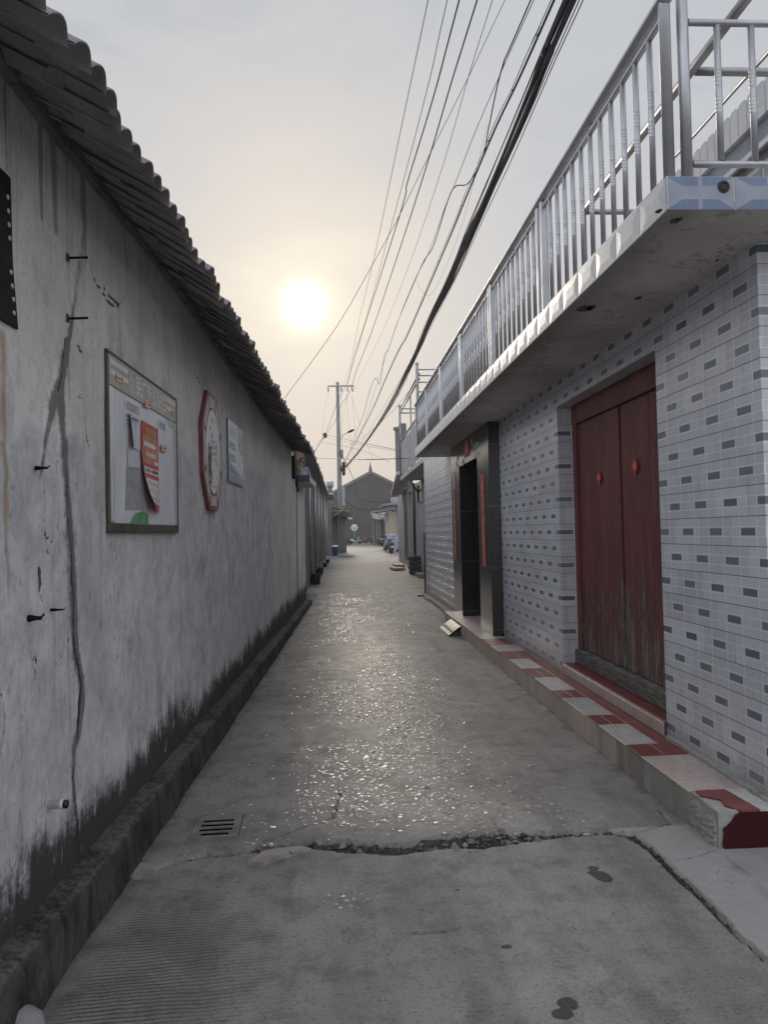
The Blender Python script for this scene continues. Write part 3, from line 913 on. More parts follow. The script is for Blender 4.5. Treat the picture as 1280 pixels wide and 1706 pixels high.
zz += 0.006 * np.clip(pale, 0, 1)
for (px, py, rx, ry, d) in [(1215, 1465, .06, .05, -.008), (842, 1572, .06, .035, -.009), (790, 1555, .14, .05, -.006), (1040, 1528, .1, .05, -.006), (620, 1560, .14, .03, -.006)]:
    p = on_ground(px, py)
    zz += d * blob(p[0], p[1], rx, ry, 0, int(px) + 9, 0.9)
one = np.ones_like(X1)
pgd = on_ground(362, 1377)
DRAIN_Z = float(np.interp(0, [0], [np.mean(zz[(np.abs(X1 - pgd[0]) < .2) & (np.abs(Y1 - pgd[1]) < .2)])]))
zz = np.where((np.abs(X1 - pgd[0]) < .135) & (np.abs(Y1 - pgd[1]) < .175), -0.075, zz)
road = grid_mesh('road', np.stack([X1, Y1, zz], -1), len(xs), len(ys), [M['road']],
                 {'surface': np.stack([ck, pale, groove, one], -1), 'spots': np.stack([wet, dirt, worn, one], -1)})
tag(road, kind='structure')

# worn aggregate: polished pebbles standing proud of the concrete
pv, pf, pt = [], [], []
RZ = zz.reshape(len(xs), len(ys))


def road_z(x, y):
    i = int(np.clip(round((x + 1.22) / 0.0125), 0, len(xs) - 1))
    j = int(np.clip(np.searchsorted(ys, y), 0, len(ys) - 1))
    return RZ[i, j]


def pebble(x, y, r, tone, tilt):
    el = random.uniform(0.55, 1.0)
    rot = random.uniform(0, math.pi)
    tx, ty = random.gauss(0, tilt), random.gauss(0, tilt)
    z0 = road_z(x, y)
    o = len(pv)
    n = 7
    ph = [random.uniform(0.75, 1.15) for _ in range(n)]
    for rr, hz_ in ((1.0, -0.004), (0.72, 0.30), ):
        for k in range(n):
            a = 2 * math.pi * k / n
            dx, dy = r * rr * ph[k] * math.cos(a), r * rr * ph[k] * el * math.sin(a)
            X, Y = dx * math.cos(rot) - dy * math.sin(rot), dx * math.sin(rot) + dy * math.cos(rot)
            pv.append((x + X, y + Y, z0 + (r * 0.13 if hz_ > 0 else -0.002) + X * tx + Y * ty))
            pt.append(tone)
    pv.append((x, y, z0 + r * 0.17))
    pt.append(tone)
    for k in range(n):
        k2 = (k + 1) % n
        pf.append((o + k, o + k2, o + n + k2, o + n + k))
        pf.append((o + n + k, o + n + k2, o + 2 * n))


cnt = 0
while cnt < 12000:
    y = 3.97 + 16.5 * random.random() ** 1.35
    x = random.gauss(0.40 - 0.012 * (y - 4), 0.46)
    if x < -0.85 or x > 1.72:
        continue
    den = float(fbm(np.array([x * 1.9]), np.array([y * 1.3]), 88, 3)[0])
    if random.random() > max(0.04, (den - 0.36) * 3.6):
        continue
    r = min(0.026, random.lognormvariate(math.log(0.0090 + 0.0002 * (y - 4)), 0.45))
    pebble(x, y, r, random.random() ** 1.5, 0.10)
    cnt += 1
for px, py, r in [(572, 1492, .014), (590, 1497, .011), (560, 1505, .010), (602, 1488, .009), (585, 1508, .009), (613, 1497, .010), (548, 1490, .008),
                  (575, 1478, .007), (630, 1492, .006), (596, 1512, .006), (568, 1511, .012), (578, 1499, .016), (540, 1500, .005), (606, 1501, .007), (592, 1484, .006)]:
    p = on_ground(px, py)
    pebble(p[0], p[1], r, 0.75, 0.16)
for _ in range(120):
    p = on_ground(random.gauss(1222, 16), random.gauss(1466, 9))
    pebble(p[0], p[1], random.uniform(.003, .007), random.random() * .6, 0.2)
me = bpy.data.meshes.new('worn_pebbles')
me.from_pydata(pv, [], pf)
ta = me.attributes.new('tone', 'FLOAT', 'POINT')
ta.data.foreach_set('value', np.array(pt, np.float32))
me.materials.append(M['pebble'])
o = bpy.data.objects.new('worn_pebbles', me)
COL.objects.link(o)
tag(o, 'shiny polished pebbles worn out of the concrete lane', 'pebbles', kind='stuff')

# loose rubble in the broken joint
rv = MB()
for _ in range(170):
    k = random.choice(range(5, 13))
    a, b_ = crack_main[k], crack_main[k + 1]
    t_ = random.random()
    x = a[0] + (b_[0] - a[0]) * t_
    y = a[1] + (b_[1] - a[1]) * t_ + random.uniform(-1, 1) * a[2] * 0.9
    s_ = random.choice([0.004, 0.006, 0.009, 0.013, 0.022]) * random.uniform(.8, 1.3)
    zb = road_z(x, y) - 0.001
    pts = [(x + s_ * random.uniform(.6, 1.2) * math.cos(q), y + s_ * random.uniform(.6, 1.2) * math.sin(q)) for q in (0.2, 1.4, 2.6, 3.9, 5.1)]
    rv.add([(u, v, zb) for u, v in pts] + [(x + (u - x) * .6, y + (v - y) * .6, zb + s_ * random.uniform(.5, 1.0)) for u, v in pts],
           [(5, 6, 7, 8, 9)] + [(i, (i + 1) % 5, 5 + (i + 1) % 5, 5 + i) for i in range(5)], random.choice([M['stone_pale'], M['drain'], M['drain'], M['stone_dark']]))
tag(rv.build('joint_rubble'), 'crumbled concrete rubble lying in the broken joint', 'rubble', kind='stuff')

# flat cement flakes lying along the joint
FL = [('pale cement flake at the left end of the broken joint beside the kerb', [(205, 1462), (228, 1440), (262, 1437), (292, 1436), (258, 1450), (252, 1462), (222, 1465)]),
      ('cracked pale cement flake on the joint just left of the gap', [(412, 1440), (438, 1422), (468, 1415), (486, 1420), (470, 1430), (440, 1442)]),
      ('small pale cement flake at the edge of the gap', [(470, 1414), (500, 1411), (520, 1416), (512, 1424), (488, 1425)])]
for lab, pts in FL:
    q = [on_ground(*p) for p in pts]
    n = len(q)
    c = sum(q) / n
    f_ = MB()
    zt = max(road_z(p[0], p[1]) for p in list(q) + [c]) + 0.010
    f_.add([(p[0] - c[0], p[1] - c[1], 0.0) for p in q] + [((p[0] - c[0]) * .97, (p[1] - c[1]) * .97, 0.02 + random.uniform(-.003, .004)) for p in q],
           [tuple(range(n, 2 * n))] + [(i, (i + 1) % n, n + (i + 1) % n, n + i) for i in range(n)], M['stone_pale'])
    o = f_.build('cement_flake')
    o.location = (c[0], c[1], zt - 0.02)
    tag(o, lab, 'cement flake', 'cement flakes along the joint')

# drain cover
pg = on_ground(362, 1377)
dc = thing('drain_cover', 'slotted concrete drain cover set in the lane near the left kerb', 'drain cover', (pg[0], pg[1], DRAIN_Z - 0.001), 0.03)
d = MB()
W2, D2 = 0.128, 0.168
SL = [(-0.112, 0.075), (-0.05, 0.09), (0.015, 0.09), (0.078, 0.085)]
yb = [-D2]
for c_, _ in SL:
    yb += [c_ - 0.0185, c_ + 0.0185]
yb.append(D2)
for k in range(0, len(yb), 2):
    d.box(-W2, W2, yb[k], yb[k + 1], -0.05, 0.006, M['drain'])
for c_, hw in SL:
    for sg in (-1, 1):
        x0, x1 = sorted((sg * hw, sg * W2))
        d.box(x0, x1, c_ - 0.0185, c_ + 0.0185, -0.05, 0.0055, M['drain'])
d.build('slotted_slab', dc)
d = MB()
for c_, hw in SL:
    d.box(-hw, hw, c_ - 0.018, c_ + 0.018, -0.004, 0.0015, M['slot_shade'])  # black fill near the slot tops, painted in place of their shade
d.build('slot_shade_fill', dc)
d = MB()
for x0, x1, y0, y1 in ((-W2 - .02, -W2 - .004, -D2 - .02, D2 + .02), (W2 + .004, W2 + .02, -D2 - .02, D2 + .02), (-W2 - .004, W2 + .004, D2 + .004, D2 + .02), (-W2 - .004, W2 + .004, -D2 - .02, -D2 - .004)):
    d.box(x0, x1, y0, y1, -0.05, 0.002, M['drain'])
d.build('rim', dc)

# ------------------------------------------------------------------ left plaster wall
WA = 0.028
wd = np.array([WA, 1.0, 0.0]) / math.hypot(WA, 1)
wn = np.array([1.0, -WA, 0.0]) / math.hypot(WA, 1)
W0 = np.array([-1.225, 0.0, 0.0])
WROT = math.atan2(wd[1], wd[0])
WLEN = 17.45


def LW(x, y, off=0.0):
    """photo point on the left wall -> (distance along wall, height)"""
    d_ = ray(x, y)
    p0 = W0 + wn * off
    t_ = ((p0 - EYEP) @ wn) / (d_ @ wn)
    p = EYEP + d_ * t_
    return float((p - W0) @ wd), float(p[2])


def wpt(s, out, z):
    p = W0 + wd * s + wn * out
    return (p[0], p[1], z)


def top_z(s):
    return np.interp(s, [0.0, 2.7, 5.0, 7.5, 10.0, 15.0, 18.0], [3.25, 3.265, 3.31, 3.25, 3.185, 3.14, 3.13])


ss_ = np.concatenate([np.arange(0.3, 2.5, 0.06), np.arange(2.5, 5.0, 0.0115), np.arange(5.0, 9.0, 0.024), np.arange(9.0, WLEN, 0.07), [WLEN]])
zs_ = np.concatenate([np.arange(0.0, 3.2, 0.0155), [3.22]]) / 3.22
S2, Z2 = np.meshgrid(ss_, zs_, indexing='ij')
S1 = S2.ravel()
Z1 = (Z2 * (top_z(S2) + 0.03)).ravel()


def lw3(pts, k=1.0):
    return [(*LW(a, b), w * k) for a, b, w in pts]


strip = lw3([(118, 535, .012), (110, 580, .022), (100, 628, .03), (98, 665, .034), (103, 720, .028), (108, 790, .030), (112, 860, .032), (116, 930, .036),
             (119, 985, .036), (122, 1040, .03), (126, 1090, .028), (134, 1130, .026), (136, 1175, .024), (131, 1215, .022), (123, 1245, .020), (121, 1290, .012), (126, 1360, .010), (131, 1440, .012)], 1.35)
branch = lw3([(104, 610, .012), (92, 655, .035), (80, 700, .03), (70, 750, .018), (67, 790, .008)], 1.2)
upstrip = lw3([(138, 380, .02), (134, 430, .035), (126, 480, .035), (119, 530, .02)])
patchp = lw3([(155, 395, .05), (165, 440, .06), (180, 480, .06)])
S1w = S1 + 0.035 * (fbm(S1 * 9, Z1 * 5, 4) - 0.5) + 0.02 * (fbm(S1 * 30, Z1 * 14, 6, 3) - 0.5)
rep = poly_mask(S1w, Z1, strip, 0.7)
rep = np.maximum(rep, 0.8 * poly_mask(S1w, Z1, branch, 0.5))
rep = np.maximum(rep, 0.62 * poly_mask(S1w, Z1, upstrip, 0.5))
rep = np.maximum(rep, 0.42 * poly_mask(S1w, Z1, lw3([(165, 600, .05), (190, 560, .06), (215, 470, .05)]), 0.6) * 0)
drip = np.zeros_like(S1)
for x0, y0, x1, y1, w, a in [(8, 150, 12, 285, .018, .8), (22, 160, 22, 220, .01, .4), (66, 200, 70, 365, .028, 1), (88, 225, 94, 385, .045, .95), (77, 215, 78, 360, .008, .5),
                             (112, 255, 113, 420, .008, .7), (122, 265, 122, 400, .012, .6), (138, 290, 142, 430, .05, .75), (160, 310, 165, 430, .06, .35), (30, 170, 34, 230, .012, .4), (205, 370, 212, 450, .05, .5)]:
    (sa, za), (sb, zb) = LW(x0, y0), LW(x1, y1)
    drip = np.maximum(drip, a * poly_mask(S1, Z1, [(sa, top_z(sa), w), (sa, za, w), (sb, zb, w * .5)], 0.5))
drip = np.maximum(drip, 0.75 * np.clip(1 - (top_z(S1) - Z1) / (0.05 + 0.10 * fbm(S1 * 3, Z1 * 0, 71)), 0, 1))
rust = np.zeros_like(S1)
for pts in ([(113, 598, .012), (114, 625, .018), (115, 665, .012)], [(6, 700, .02), (9, 800, .022), (11, 900, .02), (13, 1000, .012)], [(2, 560, .03), (3, 640, .03), (4, 720, .02)]):
    rust = np.maximum(rust, 0.85 * poly_mask(S1w, Z1, lw3(pts), 0.8))
crk = np.zeros_like(S1)
for pts in ([(150, 436, .004), (160, 470, .006), (172, 488, .006), (182, 505, .010), (196, 512, .006), (207, 500, .004), (215, 462, .003)],
            [(168, 470, .004), (182, 492, .005), (198, 507, .006)], [(110, 560, .005), (100, 625, .006), (95, 650, .004)],
            [(106, 700, .006), (111, 850, .007), (118, 960, .010), (124, 1080, .011), (135, 1140, .012), (128, 1225, .009), (121, 1290, .006), (128, 1400, .005)],
            [(76, 812, .003), (78, 870, .003), (77, 900, .003), (82, 925, .003)], [(64, 875, .004), (74, 890, .004), (90, 905, .003)],
            [(0, 1150, .006), (8, 1175, .006), (9, 1220, .005), (3, 1255, .004)], [(109, 1050, .002), (110, 1200, .002), (110, 1330, .002)],
            [(66, 950, .016), (67, 972, .016), (64, 985, .008), (70, 1000, .006)], [(60, 1098, .012), (63, 1104, .01)], [(152, 985, .006), (151, 1002, .008)],
            [(170, 1160, .006), (168, 1166, .004)], [(140, 690, .006), (146, 730, .010), (150, 750, .006)], [(210, 925, .006), (209, 948, .006)], [(196, 928, .008), (194, 940, .004)],
            [(130, 575, .01), (138, 590, .01)], [(327, 580, .006), (325, 620, .006), (338, 645, .005)], [(340, 600, .008), (341, 640, .008)]):
    crk = np.maximum(crk, poly_mask(S1w, Z1, lw3(pts), 0.6))
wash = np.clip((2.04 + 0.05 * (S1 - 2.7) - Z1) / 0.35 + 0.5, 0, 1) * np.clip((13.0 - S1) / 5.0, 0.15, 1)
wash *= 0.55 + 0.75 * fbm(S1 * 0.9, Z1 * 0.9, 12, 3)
mould = np.clip(1.12 - (Z1 - 0.2) / (0.24 + 0.30 * fbm(S1 * 0.8, S1 * 0, 91, 3) + 0.05 * np.clip(S1 - 6, 0, 6) / 6), 0, 1.15)
mould *= 0.72 + 0.55 * fbm(S1 * 2.2, Z1 * 1.2, 92, 3)
outw = 0.012 * (fbm(S1 * 1.0, Z1 * 1.0, 51) - 0.5) + 0.005 * (fbm(S1 * 6, Z1 * 6, 52) - 0.5) + 0.0018 * (fbm(S1 * 24, Z1 * 24, 53, 3) - 0.5)
outw += 0.008 * rep - 0.010 * crk
P = W0[None, :] + S1[:, None] * wd[None, :] + outw[:, None] * wn[None, :]
P[:, 2] = Z1
one = np.ones_like(S1)
pw = thing('plaster_wall', 'long stained grey plaster wall with a tiled eave on the left of the lane', 'wall', (0, 0, 0))
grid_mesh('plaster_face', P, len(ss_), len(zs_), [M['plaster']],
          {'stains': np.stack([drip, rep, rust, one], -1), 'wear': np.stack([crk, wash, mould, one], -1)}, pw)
b = MB()
b.hexa([wpt(0.3, -0.3, 0), wpt(0.3, -0.02, 0), wpt(WLEN, -0.02, 0), wpt(WLEN, -0.3, 0),
        wpt(0.3, -0.3, 3.12), wpt(0.3, -0.02, 3.12), wpt(WLEN, -0.02, 3.12), wpt(WLEN, -0.3, 3.12)], M['corbel'])
b.hexa([wpt(0.3, -0.3, 3.121), wpt(0.3, -0.02, 3.121), wpt(11, -0.02, 3.121), wpt(11, -0.3, 3.121),
        wpt(0.3, -0.3, 3.30), wpt(0.3, -0.02, 3.30), wpt(11, -0.02, 3.18), wpt(11, -0.3, 3.18)], M['corbel'])
b.add([wpt(WLEN + .002, -0.3, 0), wpt(WLEN + .002, 0.004, 0), wpt(WLEN + .002, 0.004, top_z(WLEN)), wpt(WLEN + .002, -0.3, top_z(WLEN))], [(0, 1, 2, 3)], M['corbel'])
b.build('wall_core', pw)

# rough plinth kerb along the wall foot
kv = []
ks = np.concatenate([np.arange(0.3, 2.4, 0.05), np.arange(2.4, 6, 0.014), np.arange(6, 17.6, 0.08)])
prof = [(0.112, -0.02), (0.111, 0.12), (0.110, 0.28), (0.108, 0.44), (0.107, 0.60), (0.105, 0.76), (0.102, 0.88), (0.096, 0.955), (0.086, 0.99), (0.065, 1.01), (0.045, 1.02), (0.02, 1.035), (0.0, 1.05), (-0.03, 1.06)]
KO, KH = [], []
for i, s in enumerate(ks):
    hgt = 0.225 - 0.0075 * (s - 2.7)
    for (o_, h_) in prof:
        KO.append(o_)
        KH.append(h_ * hgt)
KS = np.repeat(ks, len(prof))
KO, KH = np.array(KO), np.array(KH)
KO = KO + (0.030 * (fbm(KS * 2.2, KH * 5, 33) - 0.5) + 0.016 * (fbm(KS * 9, KH * 14, 34) - 0.5) + 0.009 * (fbm(KS * 30, KH * 40, 37) - 0.5)) * (KO > 0.01)
KH = KH + (0.045 * (fbm(KS * 1.6, KS * 0, 35) - 0.5) + 0.020 * (fbm(KS * 8, KO * 20, 36) - 0.5) + 0.008 * (fbm(KS * 28, KO * 40, 38) - 0.5)) * (KH > 0.05)
KP = W0[None, :] + KS[:, None] * wd[None, :] + KO[:, None] * wn[None, :]
KP[:, 2] = KH
grid_mesh('plinth_kerb', KP, len(ks), len(prof), [M['kerb']], {}, pw)

TILE_END0 = 14.3
# eave: one thin brick course, then clay tiles sloping down over the lane
e = MB()
n = int((TILE_END0 - 0.3) / 0.25)
for k in range(n):
    a, c_ = 0.3 + k * 0.25, 0.3 + (k + 1) * 0.25 - 0.006
    j = 0.035 + random.uniform(-.006, .008)
    zt = top_z(a) + random.uniform(-.004, .004)
    e.hexa([wpt(a, j, zt - .03), wpt(a, -.02, zt - .03), wpt(c_, -.02, zt - .03), wpt(c_, j, zt - .03),
            wpt(a, j, zt + .028), wpt(a, -.02, zt + .028), wpt(c_, -.02, zt + .028), wpt(c_, j, zt + .028)], M['corbel'])
e.build('corbel', pw)
e = MB()
TP = 0.132
TILE_END = 14.3
nt_ = int((TILE_END - 0.3) / TP)
EDGE = 0.405
for k in range(nt_):
    s0 = 0.3 + k * TP
    SLOPE = (float(top_z(s0)) + 0.03 - 3.065) / EDGE
    sag = 0.014 * math.sin(k * 0.35) + random.uniform(-.006, .006)
    for j in range(7):
        reach = EDGE - j * 0.155 + random.uniform(-.016, .016) + (0.010 * math.sin(k * 0.9) if j == 0 else 0)
        L = 0.215
        zb = top_z(s0) + 0.030 - EDGE * SLOPE + sag + j * 0.155 * SLOPE + random.uniform(-.003, .003)
        vs = []
        ns = 8
        tilt = random.uniform(-.006, .006)
        for end, (oo, dz) in enumerate(((reach, 0.0), (reach - L, L * SLOPE - 0.006))):
            for th_ in (0.0, -0.008):
                for q in range(ns + 1):
                    u = q / ns
                    sn = math.sin(math.pi * u)
                    arch = 0.040 * sn ** 0.75 if 0 < u < 1 else 0.0
                    fw = 0.016 * sn if end == 0 else 0.0
                    vs.append(wpt(s0 - 0.006 + u * (TP + 0.012), oo + fw, zb + dz + arch + th_ + tilt * (u - .5)))
        w_ = ns + 1
        fs = []
        for q in range(ns):
            fs.append((q, q + 1, 2 * w_ + q + 1, 2 * w_ + q))
            fs.append((w_ + q + 1, w_ + q, 3 * w_ + q, 3 * w_ + q + 1))
            fs.append((w_ + q, w_ + q + 1, q + 1, q))
        e.add(vs, fs, M['rooftile'], True)
e.build('roof_tile', pw)
e = MB()
e.hexa([wpt(0.3, -1.0, top_z(0.3) + 0.50), wpt(0.3, -.03, top_z(.3) + 0.085), wpt(5.0, -.03, top_z(5.0) + 0.085), wpt(5.0, -1.0, top_z(5.0) + 0.50),
        wpt(0.3, -1.0, top_z(0.3) + 0.52), wpt(0.3, -.03, top_z(.3) + 0.10), wpt(5.0, -.03, top_z(5.0) + 0.10), wpt(5.0, -1.0, top_z(5.0) + 0.52)], M['corbel'])
e.hexa([wpt(5.0, -1.0, top_z(5.0) + 0.50), wpt(5.0, -.03, top_z(5.0) + 0.085), wpt(14.3, -.03, top_z(14.3) + 0.07), wpt(14.3, -1.0, top_z(14.3) + 0.2),
        wpt(5.0, -1.0, top_z(5.0) + 0.52), wpt(5.0, -.03, top_z(5.0) + 0.10), wpt(14.3, -.03, top_z(14.3) + 0.085), wpt(14.3, -1.0, top_z(14.3) + 0.22)], M['corbel'])
e.build('roof_board', pw)


def wall_thing(name, label, cat, s, z, group=None, out=0.0):
    """an empty on the left wall: local x runs along the wall, -y points into the lane, z up"""
    return thing(name, label, cat, wpt(s, out, z), WROT, group)


def quad_on(mb, c, pts, out, m, th=0.002):
    """flat polygon with a small thickness, pts photo points on the left wall, c its (s, z) origin"""
    q = [LW(*p) for p in pts]
    q = [(a - c[0], b_ - c[1]) for a, b_ in q]
    mb.prism(q, -out - th, -out, m, 'y')


def letters(mb, s, size, x, z, out, m, sx=1.0, rot=0.0):
    vs, fs = text_shape(s, size)
    c_, n_ = math.cos(rot), math.sin(rot)
    mb.add([(x + sx * (a * c_ - b_ * n_), -out, z + a * n_ + b_ * c_) for a, b_ in vs], fs, m)


# --- notice board
sL, zT = LW(172, 580)
sR, _ = LW(295, 700, 0.02)
_, zB = LW(175, 888)
bc = (sL, zB)
BW, BH = sR - sL, zT - zB
nb = wall_thing('notice_board', 'white framed notice board with beige header and torn papers on the plaster wall', 'notice board', sL, zB)
fr = MB()
fw = 0.03
fr.box(0, BW, -0.022, 0, 0, 0.05, M['board_frame'], .004)
fr.box(0, BW, -0.022, 0, BH - 0.018, BH, M['board_frame'], .004)
fr.box(0, 0.018, -0.022, 0, 0.05, BH - 0.018, M['board_frame'], .004)
fr.box(BW - 0.018, BW, -0.022, 0, 0.05, BH - 0.018, M['board_frame'], .004)
fr.build('frame', nb)
fr = MB()
for x0 in (0.02, 0.045, 0.07, BW - 0.075, BW - 0.045):
    fr = MB()
    fr.box(x0, x0 + 0.018, -0.020, -0.002, 0.052, BH * 0.81, M['alu'], .004)
    fr.build('inner_track', nb)
fr = MB()
fr.box(0.018, BW - 0.018, -0.010, -0.001, 0.05, BH - 0.018, M['board_face'])
bf = fr.build('panel', nb)
fr = MB()
hz0 = BH * 0.815
fr.box(0.0185, BW - 0.0185, -0.018, -0.0102, hz0, BH - 0.0185, M['board_head'])
hh = BH - 0.018 - hz0
letters(fr, '便民广告张贴栏', 0.118, BW * 0.53, hz0 + hh * 0.47, 0.0187, M['white_ink'], 0.92)
for x0, x1 in ((0.045, BW * .24), (BW * .80, BW * .975)):
    for zc in (0.36, 0.70):
        fr.box(x0, x1, -0.0192, -0.0181, hz0 + hh * zc, hz0 + hh * (zc + .17), M['white_ink'])
fr.build('header', nb)
st = MB()
letters(st, '便民信息栏目', 0.052, BW * 0.30, hz0 - 0.06, 0.0108, M['ink_grey'], 0.9)
letters(st, '便民信息', 0.052, BW * 0.74, hz0 - 0.07, 0.0108, M['ink_grey'], 0.9)
for k, (x0, x1) in enumerate(((.22, .55), (.22, .48), (.22, .50))):
    st.box(BW * x0, BW * x1, -0.0115, -0.0102, hz0 - 0.115 - k * .022, hz0 - 0.112 - k * .022, M['ink_grey'])
quad_on(st, bc, [(268, 675), (288, 690), (288, 715), (280, 712)], 0.0104, M['green_pale'])
quad_on(st, bc, [(214, 870), (221, 856), (235, 851), (243, 858), (243, 876), (222, 877), (214, 877)], 0.0118, M['green'])
quad_on(st, bc, [(199, 720), (206, 722), (206, 868), (199, 866)], 0.0102, M['white_ink'], .001)
quad_on(st, bc, [(206, 779), (232, 779), (236, 850), (205, 850)], 0.0102, M['paper_grey'], .001)
st.build('printing', nb)
for lab, pts in (('orange sticker at the left corner of the board header', [(186, 622), (198, 629), (198, 640), (186, 634)]),
                 ('orange square sticker under the board header', [(235, 669), (246, 668), (246, 680), (235, 680)]),
                 ('orange square sticker beside the red calendar', [(263, 741), (272, 743), (272, 754), (263, 752)]),
                 ('orange sticker at the right end of the header', [(281, 682), (288, 684), (288, 694), (281, 691)])):
    q = [LW(*p) for p in pts]
    c0 = (sum(p[0] for p in q) / 4, sum(p[1] for p in q) / 4)
    kb = MB()
    kb.prism([(a - c0[0], b_ - c0[1]) for a, b_ in q], -0.0015, 0.0, M['orange'], 'y')
    w_ = abs(q[1][0] - q[0][0])
    for dz in (-0.012, 0.012):
        kb.box(-w_ * .3, w_ * .3, -0.0022, -0.0016, dz - .004, dz + .004, M['white_ink'])
    o = kb.build('orange_sticker', nb)
    o['label'] = lab
    o.location = (c0[0] - sL, -0.0195, c0[1] - zB)


def curled(name, label, cat, pts, m, out0, curl, n=10, m2=None, group=None):
    """paper hanging on the board; pts tl, tr, br, bl; curl(u, v) gives how far it stands off"""
    q = [LW(*p) for p in pts]
    o = wall_thing(name, label, cat, q[0][0], q[3][1], group)
    mb = MB()
    vs = []
    for j in range(n + 1):
        for i in range(n + 1):
            u, v = i / n, j / n
            s = (q[0][0] * (1 - u) + q[1][0] * u) * (1 - v) + (q[3][0] * (1 - u) + q[2][0] * u) * v
            z = (q[0][1] * (1 - u) + q[1][1] * u) * (1 - v) + (q[3][1] * (1 - u) + q[2][1] * u) * v
            off, ds = curl(u, v)
            vs.append((s - q[0][0] + ds, -(out0 + off), z - q[3][1]))
    w_ = n + 1
    fs = [(j * w_ + i, (j + 1) * w_ + i, (j + 1) * w_ + i + 1, j * w_ + i + 1) for j in range(n) for i in range(n)]
    mb.add(vs, fs, m, True)
    return o, mb, q, vs


o, mb, q, _ = curled('paper_sheet', 'torn greyish paper sheet with curled edges pinned on the board left of the calendar', 'paper',
                     [(208, 685), (226, 698), (226, 750), (209, 744)], M['paper'], 0.014, lambda u, v: (0.012 * (1 - math.sin(math.pi * u)) + 0.02 * v * (1 - u) ** 2, 0.0))
mb.build('sheet', o)
kb = MB()
W_, H_ = q[1][0] - q[0][0], q[0][1] - q[3][1]
for t_ in range(5):
    kb.tube([(W_ * (.2 + .12 * t_), -0.028, H_ * .85), (W_ * (.24 + .12 * t_), -0.028, H_ * .80)], .004, M['ink_grey'], 4)
kb.build('faint_writing', o)
o, mb, q, _ = curled('paper_sheet', 'plain white paper sheet under the torn sheet on the board', 'paper',
                     [(208, 746), (226, 752), (226, 780), (209, 778)], M['paper'], 0.0122, lambda u, v: (0.002 * v, 0.0), 4)
mb.build('sheet', o)

# red wall calendar with a lifted lower corner
cal = [(229, 699), (258, 716), (258, 855), (244, 853)]


def cal_curl(u, v):
    k = max(0.0, v - 0.35) / 0.65
    return 0.004 + 0.10 * k ** 1.8 * (1 - u) ** 1.5, 0.0


q = [LW(229, 699), LW(258, 716), LW(258, 855), LW(232, 853)]
co = wall_thing('paper_calendar', 'long red and orange paper calendar with its lower left corner curling off the board', 'calendar', q[0][0], q[3][1])
CW = q[1][0] - q[0][0]
mb = MB()
n, mrows = 12, 40


def cal_pt(u, v, lift=0.0):
    zt = q[0][1] * (1 - u) + q[1][1] * u
    zb = q[3][1] * (1 - u) + q[2][1] * u
    z = zt * (1 - v) + zb * v
    k = max(0.0, v - 0.30) / 0.70
    off = 0.003 + 0.055 * k ** 1.7 * (1 - u) ** 1.3
    du = CW * 0.22 * k ** 2.6 * (1 - u) ** 1.3
    return (u * CW + du, -(0.0165 + off + lift), z - q[3][1] + 0.03 * k ** 3 * (1 - u))


def cal_patch(u0, u1, v0, v1, m, lift, nu=6, nv=6):
    vs = [cal_pt(u0 + (u1 - u0) * i / nu, v0 + (v1 - v0) * j / nv, lift) for j in range(nv + 1) for i in range(nu + 1)]
    w_ = nu + 1
    fs = [(j * w_ + i, (j + 1) * w_ + i, (j + 1) * w_ + i + 1, j * w_ + i + 1) for j in range(nv) for i in range(nu)]
    mb.add(vs, fs, m, True)


cal_patch(0, 1, 0, 1, M['red_paper'], 0.0, 12, 40)
mb.build('sheet', co)
mb = MB()
cal_patch(0.04, 0.95, 0.15, 0.46, M['orange_paper'], 0.0015, 8, 12)
cal_patch(0.12, 0.78, 0.215, 0.268, M['white_ink'], 0.003)
cal_patch(0.22, 0.80, 0.325, 0.375, M['pink_face'], 0.003)
cal_patch(0.70, 0.96, 0.405, 0.445, M['white_ink'], 0.003)
cal_patch(0.04, 0.95, 0.50, 0.575, M['white_ink'], 0.003, 8, 6)
cal_patch(0.03, 0.94, 0.625, 0.915, M['white_ink'], 0.003, 10, 16)
mb.build('printed_panel', co)
mb = MB()
vs, fs = text_shape('恭喜发财', 0.075)
mb.add([cal_pt(0.5 + a * 0.80 / CW, 0.125 - b_ / (q[0][1] - q[3][1]) * 1.0, 0.004) for a, b_ in vs], fs, M['gold'])
mb.build('heading', co)
mb = MB()
for r_ in range(3):
    for c_ in range(4):
        u0, v0 = 0.10 + c_ * 0.215, 0.645 + r_ * 0.092
        for k in range(3):
            cal_patch(u0 + .02, u0 + 0.12, v0 + 0.012 + k * .018, v0 + 0.020 + k * .018, M['red_paper'] if k else M['ink_grey'], 0.0045, 2, 1)
cal_patch(0.1, 0.45, 0.515, 0.555, M['ink_grey'], 0.0045, 3, 1)
cal_patch(0.52, 0.90, 0.515, 0.555, M['red_print'], 0.0045, 3, 1)
mb.build('date_grid', co)

# --- octagonal sign
so0, so1 = LW(331, 750)[0], LW(369.3, 760, 0.035)[0]
zo0, zo1 = LW(350, 851)[1], LW(350, 660)[1]
oc_s, oc_z = (so0 + so1) / 2, (zo0 + zo1) / 2
RO = (so1 - so0) / 2 * 1.02
RZ_ = (zo1 - zo0) / 2 * 1.0
og = wall_thing('octagonal_sign', 'octagonal maroon framed sign with pale ring and a plant painting', 'sign', oc_s, oc_z)


def octo(rx, rz, k=0.414):
    return [(rx * k, -rz), (rx, -rz * k), (rx, rz * k), (rx * k, rz), (-rx * k, rz), (-rx, rz * k), (-rx, -rz * k), (-rx * k, -rz)]


